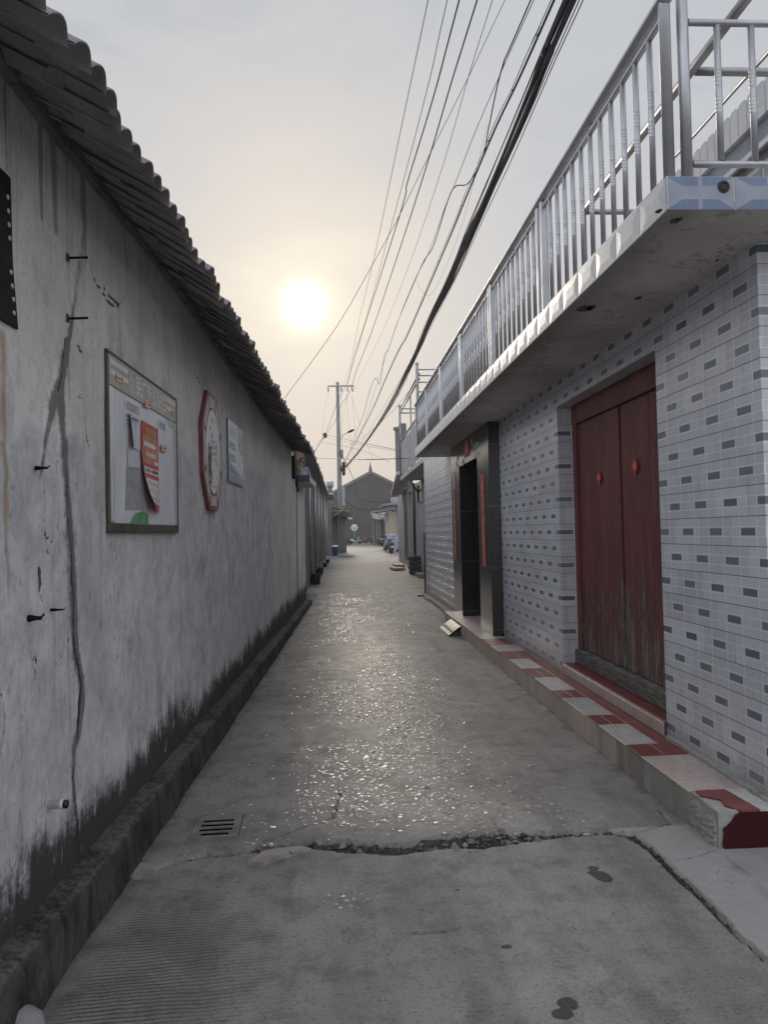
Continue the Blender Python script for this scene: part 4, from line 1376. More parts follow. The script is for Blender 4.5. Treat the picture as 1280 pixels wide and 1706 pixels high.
a = MB()
a.prism(octo(RO, RZ_), -0.035, 0, M['maroon_paint'], 'y')
a.build('frame', og)
a = MB()
ins, gap = 0.90, 0.0
outer, inner = octo(RO * .92, RZ_ * .92), octo(RO * .80, RZ_ * .80)
nE = 40


def ell(th, r):
    return (RO * r * math.cos(th), RZ_ * r * math.sin(th))


def oct_edge(th, r):
    c_, s_ = math.cos(th), math.sin(th)
    m_ = max(abs(c_), abs(s_), (abs(c_) + abs(s_)) / (1 + 0.414))
    return (RO * r * c_ / m_, RZ_ * r * s_ / m_)


for k in range(8):
    t0, t1 = math.pi / 4 * (k - .5) + 0.06, math.pi / 4 * (k + .5) - 0.06
    ths = [t0 + (t1 - t0) * i / 10 for i in range(11)]
    poly_o = [oct_edge(t_, 0.92) for t_ in ths]
    poly_i = [ell(t_, 0.76) for t_ in ths]
    vs = [(p[0], -0.0362, p[1]) for p in poly_o] + [(p[0], -0.0362, p[1]) for p in poly_i]
    a.add(vs, [(i, i + 1, 12 + i, 11 + i) for i in range(10)], M['pink_face'])
a.build('ring_panel', og)
a = MB()
a.prism([ell(2 * math.pi * i / 48, 0.715) for i in range(48)], -0.0385, -0.0352, M['white_face'], 'y')
a.build('face', og)
a = MB()
# painted plant at the lower left and columns of small writing
for k in range(70):
    u, v = -0.56 + random.random() * 0.34, -0.62 + random.random() * 0.72
    if (u / .70) ** 2 + (v / .70) ** 2 > 0.92:
        continue
    L = random.uniform(.02, .05)
    an = random.uniform(0.6, 2.4)
    c0 = (RO * u, RZ_ * v)
    dx, dz = L * math.cos(an), L * math.sin(an)
    red = -0.32 < v < -0.12 and u > -.46
    a.add([(c0[0] - dx, -.0392 - k * 2e-5, c0[1] - dz), (c0[0] + dz * .35, -.0392 - k * 2e-5, c0[1] - dx * .35), (c0[0] + dx, -.0392 - k * 2e-5, c0[1] + dz), (c0[0] - dz * .35, -.0392 - k * 2e-5, c0[1] + dx * .35)],
          [(0, 1, 2, 3)], M['red_print'] if red else M['leaf_print'])
a.build('plant_painting', og)
a = MB()


def scribble(mb, x, z, sz, out, m):
    """a tiny illegible brush character"""
    for _ in range(4):
        if random.random() < .5:
            zc, x0, x1 = z + random.uniform(-.4, .4) * sz, x - sz * random.uniform(.2, .5), x + sz * random.uniform(.2, .5)
            mb.box(x0, x1, -out - .0006, -out, zc - sz * .05, zc + sz * .05, m)
        else:
            xc, z0, z1 = x + random.uniform(-.4, .4) * sz, z - sz * random.uniform(.2, .5), z + sz * random.uniform(.2, .5)
            mb.box(xc - sz * .05, xc + sz * .05, -out - .0009, -out - .0001, z0, z1, m)


for r_ in range(4):
    a = MB()
    for k in range(4):
        scribble(a, RO * (-0.28 + 0.20 * r_ + 0.03 * k), RZ_ * (0.36 - 0.10 * k - 0.085 * r_), 0.048, 0.0388, M['ink'])
    a.build('writing', og)
a = MB()
for k in range(3):
    scribble(a, RO * (-.12 + .1 * k), RZ_ * (.55 - .02 * k), 0.04, 0.0388, M['ink_grey'])
a.box(RO * -.25, RO * .35, -0.0395, -0.0388, RZ_ * -.60, RZ_ * -.585, M['ink_grey'])
a.build('writing', og)

# --- blue information board
si0, si1 = LW(377, 740)[0], LW(404.5, 760, 0.02)[0]
zi0, zi1 = LW(378, 802)[1], LW(377, 697)[1]
ib = wall_thing('information_board', 'glossy pale blue printed information board with dark backing beside the octagonal sign', 'information board', si0, zi0)
IW, IH = si1 - si0, zi1 - zi0
a = MB()
a.box(0, IW, -0.018, 0, 0, IH, M['info_grid'], .003)
a.build('backing', ib)
a = MB()
a.box(0.004, IW - .004, -0.0215, -0.0182, 0.004, IH - .004, M['info_face'])
a.build('face', ib)
a = MB()
Y0 = 0.0217
a.prism([(0.006, 0.006), (IW - .006, 0.006), (IW - .006, .07), (IW * .6, .10), (IW * .25, .13), (0.006, .26)], -Y0 - .001, -Y0, M['info_blue'], 'y')
a.prism([(IW * .66, IH - .2), (IW - .006, IH - .30), (IW - .006, IH - .006), (IW * .66, IH - .006)], -Y0 - .001, -Y0, M['info_blue'], 'y')
for r_ in range(3):
    for c_ in range(4):
        x0 = IW * (.07 + .105 * c_)
        z0 = IH * (.66 - .19 * r_)
        a.box(x0, x0 + IW * .075, -Y0 - .001, -Y0, z0 - IH * .12, z0, M['info_grid'])
for k in range(9):
    a.box(IW * .62, IW * random.uniform(.78, .93), -Y0 - .001, -Y0, IH * (.66 - .05 * k), IH * (.672 - .05 * k), M['info_grid'])
for k in range(5):
    a.box(IW * .10, IW * random.uniform(.35, .5), -Y0 - .001, -Y0, IH * (.76 + .03 * k), IH * (.768 + .03 * k), M['ink_grey'])
for k in range(3):
    a.box(IW * .45, IW * random.uniform(.7, .85), -Y0 - .001, -Y0, IH * (.16 + .03 * k), IH * (.167 + .03 * k), M['red_print'])
a.build('printing', ib)

# --- black studded plate at the left edge
pa, pb = LW(13, 297), LW(26, 549)
bp = wall_thing('black_metal_plate', 'black metal plate with pale round studs at the near edge of the plaster wall', 'metal plate', pa[0], pb[1])
a = MB()
PH = pa[1] - pb[1]
a.prism([(-0.45, 0), (LW(26, 549)[0] - pa[0], 0), (LW(17, 445)[0] - pa[0], PH * .42), (0, PH), (-0.45, PH)], -0.010, 0.0, M['black'], 'y')
a.build('plate', bp)
for px, py in [(7.5, 329), (8.5, 352), (9.5, 375), (10.5, 397.5), (13, 454), (15, 477), (17, 499.5), (18, 522)]:
    s, z = LW(px, py)
    a = MB()
    a.lathe([(0.0095, 0), (0.0095, 0.003), (0.006, 0.005)], M['stud'], (0, 0, 0), 12, 'y')
    o = a.build('stud', bp)
    o.rotation_euler = (0, 0, math.pi)
    o.location = (s - pa[0], -0.010, z - pb[1])

# --- pegs, stubs and small fittings on the plaster wall
for px, py, lab in ((112, 430, 'upper of two dark steel pegs sticking out of the plaster beside the crack'), (112, 531, 'lower of two dark steel pegs sticking out of the plaster above the dark strip')):
    s, z = LW(px, py)
    o = wall_thing('wall_peg', lab, 'wall peg', s, z, 'steel pegs in the plaster wall')
    a = MB()
    a.tube([(0, 0.02, 0), (0.005, -0.045, 0.002), (0.008, -0.085, 0.004)], 0.0055, M['black'], 8)
    a.build('shaft', o)
    a = MB()
    a.box(-0.014, 0.012, -0.006, 0.0, -0.016, 0.02, M['stone_dark'], .003)
    a.build('base_plate', o)
for px, py, lab, sz in ((57, 780, 'short black iron stub left of the dark repair strip', .008), (46, 1030, 'black charred cavity stub low on the plaster wall', .012), (84, 1016, 'small black iron hook on the plaster wall', .006)):
    s, z = LW(px, py)
    a = MB()
    a.lathe([(sz, 0.01), (sz * 1.1, -0.012), (sz * .7, -0.03), (sz * .6, -0.05)], M['black'], (0, 0, 0), 9, 'y')
    a.tube([(0, -0.02, 0), (sz * .4, -0.05, sz * .3), (sz * 1.0, -0.055, sz * 1.1)], sz * .35, M['black'], 6)
    o = a.build('iron_stub', None)
    o.location = wpt(s, 0, z)
    o.rotation_euler = (0, 0, WROT)
    tag(o, lab, 'iron stub')
s, z = LW(80, 1340)
o = wall_thing('pipe_outlet', 'white plastic pipe outlet with black end low on the plaster wall', 'pipe', s, z)
a = MB()
a.lathe([(0.016, 0.02), (0.016, -0.045), (0.019, -0.046), (0.019, -0.06)], M['plastic_white'], (0, 0, 0), 14, 'y')
a.build('pipe', o)
a = MB()
a.lathe([(0.0165, -0.0605), (0.016, -0.075), (0.010, -0.076)], M['black_pl'], (0, 0, 0), 14, 'y')
a.build('cap', o)
s, z = LW(131, 657)
o = wall_thing('wall_tag', 'tiny pale plastic tag on the plaster wall left of the notice board', 'tag', s, z)
a = MB()
a.box(-0.022, 0.022, -0.008, 0, -0.013, 0.013, M['plastic_white'], .002)
a.build('plate', o)
a = MB()
a.box(-0.014, -0.006, -0.0088, -0.0081, -0.006, 0.006, M['ink_grey'])
a.box(0.002, 0.014, -0.0088, -0.0081, -0.004, 0.002, M['ink_grey'])
a.build('marking', o)
s, z = LW(486.5, 797)
o = wall_thing('meter_box', 'narrow black meter box near the far end of the plaster wall', 'meter box', s, z)
a = MB()
a.box(0, 0.22, -0.06, 0, 0, 0.42, M['black'], .01)
a.build('case', o)
a = MB()
a.box(0.03, 0.19, -0.066, -0.0605, 0.05, 0.37, M['black_pl'], .004)
a.build('lid', o)

# rounded stone at the foot of the kerb in the near corner
a = MB()
secs = [(-.10, .02, .03, .03), (-.07, .03, .09, .055), (0, .055, .115, .07), (.06, .05, .095, .06), (.10, .03, .03, .03)]
a.loft(secs, M['pole'], 12, 2.2)
o = a.build('grey_stone')
p = on_ground(14, 1738)
o.location = (p[0], p[1], -0.02)
tag(o, 'rounded pale grey stone at the foot of the kerb in the near corner', 'stone')

# ------------------------------------------------------------------ tiled house on the right
HX, SX, STEPX = 2.17, 1.52, 1.83
HY0, SY0, SY1 = 3.78, 3.37, 14.9
ZS, ZT = 3.035, 3.19
STEPZ = 0.19
house = thing('tiled_house', 'low house clad in grey and white glazed brick pattern tiles with a projecting balcony slab', 'house', (HX, HY0, 0))
HO = Vector((HX, HY0, 0))


def hpart(mb, name, parent=house):
    o = mb.build(name, parent)
    if parent is house:
        o.matrix_parent_inverse = Matrix.Translation(-HO)
    return o


w = MB()
TT = M['walltile']
w.box(HX, HX + 0.30, HY0, 5.06, 0.0, ZS, TT)
w.box(HX + 0.302, 8.0, HY0 + 0.0, HY0 + 0.25, 0.0, ZS, TT)
w.box(HX, HX + 0.30, 5.062, 7.398, 2.79, ZS, TT)
w.box(HX, HX + 0.30, 7.40, 10.95, 0.0, ZS, TT)
w.box(HX + .3, HX + 0.5, 12.57, 12.8, 0.0, ZS, M['granite'])
w.box(HX, HX + 0.30, 13.45, 19.0, 0.0, 3.42, TT)
w.box(HX + .302, 6.0, 18.75, 19.0, 0.0, 3.42, TT)
hpart(w, 'wall')
w = MB()
w.box(HX + 0.302, HX + 0.36, 10.0, 13.9, 0.0, 0.1, M['grout'])
w.box(HX + .29, HX + .6, 4.9, 5.058, .0, ZS - .01, M['grout'])
w.box(HX + .62, HX + .7, 5.0, 14.0, 0.0, ZS - .01, M['black'])
hpart(w, 'inner_wall')

# slab
w = MB()
w.box(SX + 0.012, 4.7, SY0 + 0.012, SY1 - .006, ZS + 0.001, ZT - 0.004, M['soffit'])
slab = hpart(w, 'balcony_slab')
M['fascia_end'] = mat('shaded_fascia_tile', (0.34, 0.365, 0.43), 0.3, 0.16, 5.0, bump=0.06, bscale=25, grime=0.22)  # shaded copy of the long-side tile, bluish skylight put into its colour
w = MB()
TL, TH_ = 0.326, ZT - ZS


def fascia_tile(mb, org, du, length, nrm, blue='fascia_blue', base='fascia_end'):
    """relief tile: origin bottom left, du unit along, nrm outward"""
    du, nrm = np.array(du, float), np.array(nrm, float)
    L, H = length - 0.005, TH_

    def P_(u, v, o_):
        return np.array(org) + du * u + nrm * o_ + np.array([0, 0, v])
    bl = 0.001
    fr_ = [(0, 0), (L, 0), (L, H), (0, H)]
    i0, i1, j0, j1 = L * .24, L * .76, H * .30, H * .70
    inn = [(i0, j0), (i1, j0), (i1, j1), (i0, j1)]
    A_ = [P_(u, v, 0) for u, v in fr_]
    B_ = [P_(u, v, 0.004) for u, v in [(.004, .004), (L - .004, .004), (L - .004, H - .004), (.004, H - .004)]]
    C_ = [P_(u, v, 0.008) for u, v in inn]
    mb.add(A_ + B_, [(0, 1, 5, 4), (1, 2, 6, 5), (2, 3, 7, 6), (3, 0, 4, 7)], M[base])
    mb.add(C_, [(0, 1, 2, 3)], M[base])
    mb.add([B_[0], C_[0], C_[3], B_[3]], [(0, 1, 2, 3)], M[base])
    mb.add([B_[1], B_[2], C_[2], C_[1]], [(0, 1, 2, 3)], M[base])
    md = L / 2
    for (ya, yb_, ka, kb_) in ((0.004, j0, 0, 1), (H - .004, j1, 3, 2)):
        p0, p1, q0, q1 = B_[ka], B_[kb_], C_[ka], C_[kb_]
        ml, mr = P_(md - .010, ya, .004), P_(md + .010, ya, .004)
        nl, nr = P_(md - .010, yb_, .008), P_(md + .010, yb_, .008)
        mb.add([p0, ml, nl, q0], [(0, 1, 2, 3)], M[blue])
        mb.add([mr, p1, q1, nr], [(0, 1, 2, 3)], M[blue])
        mb.add([ml, mr, nr, nl], [(0, 1, 2, 3)], M[base])


y = SY0
while y < SY1 - 0.05:
    L_ = min(TL, SY1 - y)
    fascia_tile(w, (SX + 0.012, y + L_ - .003, ZS), (0, -1, 0), L_, (-1, 0, 0), 'fascia', 'fascia')  # sky glare painted in: the blue faces are pale on this side
    y += L_
x = SX
while x < 4.6:
    fascia_tile(w, (x + 0.003, SY0 + 0.012, ZS), (1, 0, 0), TL, (0, -1, 0))
    x += TL
hpart(w, 'fascia')
w = MB()
px0 = SX + 0.272
w.lathe([(0.021, 0.08), (0.021, -0.004), (0.018, -0.006), (0.018, 0.07)], M['black_pl'], (px0, SY0 - 0.002, ZS + 0.105), 16, 'y')
w.lathe([(0.030, 0.01), (0.028, -0.001), (0.022, -0.002)], M['grout'], (px0, SY0, ZS + 0.105), 16, 'y')
hpart(w, 'spout')
for (px, py, r) in ((1125, 368, .03), (1133, 366, .02), (975, 515, .07), (985, 513, .05), (1065, 497, .03), (1098, 352, .02), (1195, 434, .012)):
    p = on_ground(px, py, ZS)
    pts = [(p[0] + r * random.uniform(.5, 1) * math.cos(q_), p[1] + r * 1.5 * random.uniform(.5, 1) * math.sin(q_)) for q_ in np.arange(0, 6.2, .7)]
    w = MB()
    w.prism(pts, ZS - 0.0015, ZS + .0005, M['grout'], 'z')
    hpart(w, 'spalled_patch')

# wooden double door
dX = HX + 0.17
w = MB()
w.box(dX - 0.03, dX + .05, 5.0, 7.398, 2.60, 2.788, M['door'], .004)
w.box(dX - 0.025, dX + .05, 7.30, 7.398, .40, 2.598, M['door'], .004)
w.box(dX - 0.025, dX + .05, 4.98, 5.10, .40, 2.598, M['door'], .004)
fr_o = hpart(w, 'door_frame')
for nm, y0, y1, seams in (('door_leaf', 6.225, 7.298, (0.52,)), ('door_leaf', 5.102, 6.185, (0.46,))):
    w = MB()
    y_ = y0
    cuts = [y0] + [y0 + (y1 - y0) * c_ for c_ in seams] + [y1]
    for a0, a1 in zip(cuts[:-1], cuts[1:]):
        w.box(dX + random.uniform(-.009, .006), dX + .04, a0 + .0055, a1 - .0055, .43, 2.597, M['door'], .005)
    lf = hpart(w, nm)
w = MB()
w.box(dX + .042, dX + .06, 5.0, 7.39, .3, 2.7, M['black'])
hpart(w, 'dark_interior')
w = MB()
w.box(dX - 0.06, dX + .05, 5.0, 7.398, .29, .425, M['sill'], .008)
hpart(w, 'door_sill')
# second step inside the recess
w = MB()
w.box(HX - .012, dX + .05, 5.063, 7.397, .0, .280, M['grout'])
y = 5.066
while y < 7.38:
    L_ = min(.30, 7.394 - y)
    w.box(HX - .008, dX + .0, y, y + L_ - .005, .2805, .290, M['tread_red'], .002)
    y += L_
y = 5.066
while y < 7.38:
    L_ = min(.165, 7.394 - y)
    w.box(HX - .022, HX - .0125, y, y + L_ - .006, .192, .283, M['tread_pink'], .003)
    y += L_
hpart(w, 'recess_step')

# granite doorway
GX = 2.02
w = MB()
w.box(GX, HX + .32, 10.10, 10.95, STEPZ, ZS - .002, M['granite'], .004)
hpart(w, 'granite_jamb')
w = MB()
w.box(GX, HX + .42, 12.57, 13.46, STEPZ, ZS - .002, M['granite'], .004)
hpart(w, 'granite_jamb')
w = MB()
w.box(GX + .002, HX + .40, 10.951, 12.569, 2.645, ZS - .002, M['granite'])
hpart(w, 'granite_lintel')
w = MB()
w.box(HX + .36, HX + .41, 10.951, 12.569, STEPZ, 2.644, M['black_pl'], .003)
for y in (11.3, 12.2):
    for z0, z1 in ((.35, 1.2), (1.35, 2.4)):
        w.box(HX + .35, HX + .361, y - .28, y + .28, z0, z1, M['black'], .01)
hpart(w, 'black_door')
w = MB()
w.box(GX - .006, GX - .0005, 13.0, 13.25, 2.30, 2.62, M['alu'], .002)
hpart(w, 'number_plate')

# tiled step
stp = thing('tiled_step', 'low tiled step with red and white treads along the front of the house', 'step', (STEPX, 3.72, 0))
SO = Vector((STEPX, 3.72, 0))


def spart(mb, name):
    o = mb.build(name, stp)
    o.matrix_parent_inverse = Matrix.Translation(-SO)
    return o


w = MB()
w.box(STEPX + .016, HX - .0015, 3.735, 13.38, 0, STEPZ - .010, M['riser_grey'])
w.box(HX - .001, 3.2, 3.735, HY0 - .002, 0, STEPZ - .010, M['riser_grey'])
spart(w, 'core')
w = MB()
z0, z1 = STEPZ - .0098, STEPZ
seq = [(4.03, 4.66, 'tread_pink'), (4.66, 4.92, 'tread_red'), (4.92, 5.44, 'tread_white'), (5.44, 5.72, 'tread_red'), (5.72, 6.33, 'tread_white'), (6.33, 6.64, 'tread_red'),
       (6.64, 7.24, 'tread_white'), (7.24, 7.72, 'tread_red'), (7.72, 8.3, 'tread_white'), (8.3, 8.85, 'tread_red'), (8.85, 9.35, 'tread_pink'), (9.35, 9.9, 'tread_red'), (9.9, 10.45, 'tread_white')]
for a0, a1, mm in seq:
    back = HX - .13 if 4.68 < a0 < 7.8 else HX - .03
    if mm == 'tread_red':
        w.box(STEPX, STEPX + (back - STEPX) / 2 - .002, a0 + .002, a1 - .002, z0, z1, M[mm], .0015)
        w.box(STEPX + (back - STEPX) / 2 + .002, back, a0 + .002, a1 - .002, z0, z1, M[mm], .0015)
    else:
        w.box(STEPX, back, a0 + .002, a1 - .002, z0, z1, M[mm], .0015)
    if back < HX - .1:
        w.box(back + .004, HX - .004, a0 + .002, a1 - .002, z0, z1, M['tread_red'], .0015)
y = 10.45
while y < 13.3:
    w.box(STEPX, HX - .004 if y < 10.1 else GX + .3, y + .002, min(y + .6, 13.38) - .002, z0, z1, M['tread_pink'], .0015)
    y += .6
# broken red corner tile and grey tile beside it
w.prism([(STEPX + .045, 4.028), (STEPX + .03, 3.95), (STEPX + .105, 3.885), (STEPX + .085, 3.80), (STEPX + .13, 3.722), (STEPX + .222, 3.722), (STEPX + .20, 4.028)], z0, z1, M['tread_red'], 'z')
w.prism([(STEPX + .204, 4.028), (STEPX + .226, 3.722), (3.1, 3.722), (3.1, HY0 - .003), (HX - .02, HY0 - .003), (HX - .02, 4.028)], z0, z1, M['tread_white'], 'z')
spart(w, 'tread')
w = MB()
y, k = 4.02, 0
wid = [.62, .21, .24, .40, .52, .40, .40, .42, .45, .45, .5, .5, .5, .5, .5, .5, .5, .5, .5, .5, .5]
while y < 13.3:
    L_ = min(wid[min(k, 20)], 13.38 - y)
    mm = M['riser_grey'] if k in (0,) else (M['stone_pale'] if k in (1, 2) else M['riser'])
    jx = random.uniform(0, .006)
    w.box(STEPX + jx, STEPX + .0155, y + .0025, y + L_ - .0025, 0.0, STEPZ - .0105, mm, .002)
    y += L_
    k += 1
spart(w, 'riser')
# rough broken corner
w = MB()
vs = []
nu, nv = 14, 12
for i in range(nu + 1):
    for j in range(nv + 1):
        u, v = i / nu, j / nv
        # path round the corner: along the riser then round to the end face
        if u < .6:
            x_, y_ = STEPX + .004, 4.02 - (4.02 - 3.745) * (u / .6)
        else:
            x_, y_ = STEPX + .004 + .17 * ((u - .6) / .4), 3.745 - .008 * ((u - .6) / .4)
        rough_ = (random.random() - .5) * .012
        chip = max(0, v - .55) * .055 * math.sin(math.pi * min(1, u / .95))
        vs.append((x_ + chip * .9 + rough_ * .6, y_ + chip * .7 + rough_ * .4, v * (STEPZ - .002 - chip * .2)))
w.add(vs, [(i * (nv + 1) + j, i * (nv + 1) + j + 1, (i + 1) * (nv + 1) + j + 1, (i + 1) * (nv + 1) + j) for i in range(nu) for j in range(nv)], M['riser_grey'])
spart(w, 'broken_corner')
w = MB()
ed = [(STEPX + .035, 0.0), (STEPX + .032, .03), (STEPX + .040, .075), (STEPX + .036, .10), (STEPX + .062, .118), (STEPX + .085, .14), (STEPX + .10, .165), (STEPX + .13, .18)]
w.prism(ed + [(3.1, .180), (3.1, 0.0)], 3.718, 3.732, M['maroon'], 'y')
spart(w, 'end_tile')
w = MB()
for k in range(30):
    y_ = 3.8 + k * .11
    if 5.0 < y_:
        break
    w.prism([(HX - .03 - random.random() * .012, y_), (HX - .001, y_), (HX - .001, y_ + .112), (HX - .025 - random.random() * .012, y_ + .112)], STEPZ - .009, STEPZ + .010 + random.random() * .014, M['riser_grey'], 'z')
spart(w, 'mortar_fillet')

# small cement kerb under the far tiled wall
w = MB()
for k in range(11):
    y_ = 13.5 + k * .5
    w.box(HX - .14 + random.uniform(-.02, .02), HX - .002, y_ + .006, y_ + .494, -.01, .075 + random.uniform(-.015, .01), M['stone_pale'], .015)
o = w.build('cement_kerb')
tag(o, 'low rough cement kerb at the foot of the far tiled wall', 'kerb')

# couplets, lintel paper, painted lintel reflections and door stickers


def rwall_letters(mb, s, size, y, z, x, m, sx=1.0):
    vs, fs = text_shape(s, size)
    mb.add([(x, y - sx * a, z + b_) for a, b_ in vs], [f[::1] for f in fs], m)


def couplet(y0, y1, z0, z1, lab):
    o = thing('couplet_banner', lab, 'paper banner', (GX, (y0 + y1) / 2, z0), 0, 'red paper couplets on the granite doorway')
    a_ = MB()
    h = (y1 - y0) / 2
    n_ = 16
    vs = []
    for j in range(n_ + 1):
        for i in range(3):
            v = j / n_
            vs.append((-.003 - .004 * random.random(), -h + 2 * h * i / 2, (z1 - z0) * v))
    a_.add(vs, [(j * 3 + i, j * 3 + i + 1, (j + 1) * 3 + i + 1, (j + 1) * 3 + i) for j in range(n_) for i in range(2)], M['red_paper'], True)
    a_.build('paper', o)
    a_ = MB()
    nch = 7
    for k in range(nch):
        zc = (z1 - z0) * (.08 + .84 * (k + .5) / nch)
        sz = h * 1.05
        for _ in range(5):
            if random.random() < .5:
                yy, zz_ = random.uniform(-.3, .3) * sz, zc + random.uniform(-.5, .5) * sz
                a_.box(-.0088, -.0075, yy - sz * .35, yy + sz * .35, zz_ - sz * .05, zz_ + sz * .05, M['gold'])
            else:
                yy, zz_ = random.uniform(-.4, .4) * sz, zc + random.uniform(-.2, .2) * sz
                a_.box(-.0090, -.0077, yy - sz * .05, yy + sz * .05, zz_ - sz * .4, zz_ + sz * .4, M['gold'])
    a_.build('brush_lettering', o)
    return o


def rz_at(px, py, X):
    return at_x(px, py, X)


p0, p1 = at_x(803, 790, GX), at_x(805, 943, GX)
couplet(10.42, 10.70, p1[2], p0[2], 'red paper couplet with gold lettering on the nearer granite jamb')
p0, p1 = at_x(757.5, 806, GX), at_x(759.5, 934, GX)
couplet(13.02, 13.28, p1[2], p0[2], 'red paper couplet with faded lettering on the farther granite jamb')
pp = at_x(778, 747, GX)
o = thing('lintel_paper', 'faded red square paper on the granite lintel', 'paper', (GX, pp[1], pp[2]))
a = MB()
a.box(-.006, -.0005, -.22, .22, -.13, .13, M['red_paper'])
a.build('sheet', o)
a = MB()
rwall_letters(a, '福', .20, 0, 0, -.0075, M['gold'])
a.build('lettering', o)
for k, (y_, z_, lab, pts) in enumerate(((10.97, 2.79, 'pale zigzag painted as a reflection on the near end of the granite lintel', 0), (12.25, 2.72, 'pale shards painted as reflections along the far half of the granite lintel', 1))):
    o = thing('reflection_strip', lab, 'paper', (GX, y_, z_))  # pale shards painted as bright reflections on the polished lintel
    a = MB()
    if k == 0:
        zg = [(.30, .10), (.22, -.02), (.12, .07), (.02, -.03), (-.10, .05), (-.2, .02)]
        for (a0, b0), (a1, b1) in zip(zg[:-1], zg[1:]):
            a.prism([(a0, b0 - .012), (a1, b1 - .012), (a1, b1 + .018), (a0, b0 + .018)], -.006 - .0004 * b0, -.0012, M['white_ink'], 'x')
        a.prism([(.20, -.13), (.12, -.07), (.02, -.09), (-.10, -.07), (-.22, -.10), (-.22, -.14)], -.006, -.0008, M['white_ink'], 'x')
        a.prism([(.42, .16), (.30, .17), (.32, .06)], -.006, -.0008, M['white_ink'], 'x')
    else:
        for _ in range(9):
            c_, d_ = random.uniform(-.7, .95), random.uniform(-.08, .08)
            r = random.uniform(.03, .09)
            pts = [(c_ + r * random.uniform(.5, 1.1) * math.cos(t_), d_ + r * .6 * random.uniform(.5, 1.1) * math.sin(t_)) for t_ in (0, 1.1, 2.3, 3.3, 4.4, 5.3)]
            if _:
                a.build('reflection_shard', o)
                a = MB()
            a.prism(pts, -.004 - _ * .0003, -.0008, M['white_ink'] if random.random() < .7 else M['pink_face'], 'x')
    a.build('reflection_shard', o)
for px, py, lab in ((1001, 796, 'red diamond fortune paper on the farther door leaf'), (1061, 777, 'red diamond fortune paper on the nearer door leaf')):
    p = at_x(px, py, dX)
    o = thing('fortune_paper', lab, 'door sticker', (dX - .014, p[1], p[2]), 0, 'red diamond papers on the wooden door')
    a = MB()
    a.prism([(0, -.072), (.064, 0), (0, .072), (-.064, 0)], -.0022, 0.0, M['bright_red'], 'x')
    a.build('diamond', o)
    a = MB()
    rwall_letters(a, '福', .055, 0, 0, -.0032, M['gold'])
    a.build('lettering', o)

# bent metal ramp against the step
ra = on_ground(727.8, 1046)
rb = on_ground(745.5, 1063)
o = thing('bent_metal_ramp', 'bent pale metal sheet leaning on the step as a small ramp', 'ramp', (1.66, 12.1, 0))
a = MB()
n_ = 10
strips = [(-.52, -.36, 'mat_pale'), (-.36, -.32, 'mat_dark'), (-.32, -.06, 'mat_pale'), (-.06, -.02, 'mat_dark'), (-.02, .22, 'mat_pale'), (.22, .27, 'mat_dark'), (.27, .52, 'mat_pale')]


def ramp_pt(y_, u, t_):
    return (-.02 + .30 * u - .05 * y_ * 0, y_ + .02 * u, .012 + .155 * math.sin(u * math.pi * .5) ** 1.1 + t_ + .006 * math.sin(y_ * 20))


for y0, y1, mm in strips:
    vs = []
    for t_ in (0.008, 0.0):
        for yy in (y0, y1):
            vs += [ramp_pt(yy, i / n_, t_) for i in range(n_ + 1)]
    w_ = n_ + 1
    fs = []
    for i in range(n_):
        fs += [(i, i + 1, w_ + i + 1, w_ + i), (2 * w_ + i + 1, 2 * w_ + i, 3 * w_ + i, 3 * w_ + i + 1), (i + 1, i, 2 * w_ + i, 2 * w_ + i + 1), (w_ + i, w_ + i + 1, 3 * w_ + i + 1, 3 * w_ + i)]
    fs += [(0, w_, 3 * w_, 2 * w_)]
    a.add(vs, fs, M[mm])
a.build('sheet', o)
a = MB()
a.box(.03, .15, -.5, .5, 0, .075, M['mat_dark'], .01)
a.build('support', o)

# ------------------------------------------------------------------ balcony railing
rail = thing('balcony_railing', 'stainless steel balcony railing with ringed balusters on the slab edge', 'railing', (SX + .05, SY0, ZT))
RX = SX + 0.05


def rpart(mb, name):
    o = mb.build(name, rail)
    o.matrix_parent_inverse = Matrix.Translation(-Vector((SX + .05, SY0, ZT)))
    return o


HRZ = 4.075
bays = [(3.44, 5.56), (5.68, 7.46), (7.56, 9.32), (9.42, 11.18), (11.28, 13.0), (13.1, 14.82)]
w = MB()
w.box(RX - .034, RX + .034, SY0 + .02, SY1 - .02, HRZ - .055, HRZ, M['steel'], .02)
rpart(w, 'handrail')


def baluster_mesh(z0, z1, r=.0152):
    a_ = MB()
    prof_ = [(r, z0)]
    H = z1 - z0
    for g0 in (.36, .56):
        for k in range(5):
            zc = z0 + H * g0 + k * .018
            prof_ += [(r, zc - .004), (r * 1.06, zc - .002), (r * 1.06, zc + .003), (r, zc + .005)]
    prof_.append((r, z1))
    a_.lathe(prof_, M['steel'], (0, 0, 0), 10)
    return a_


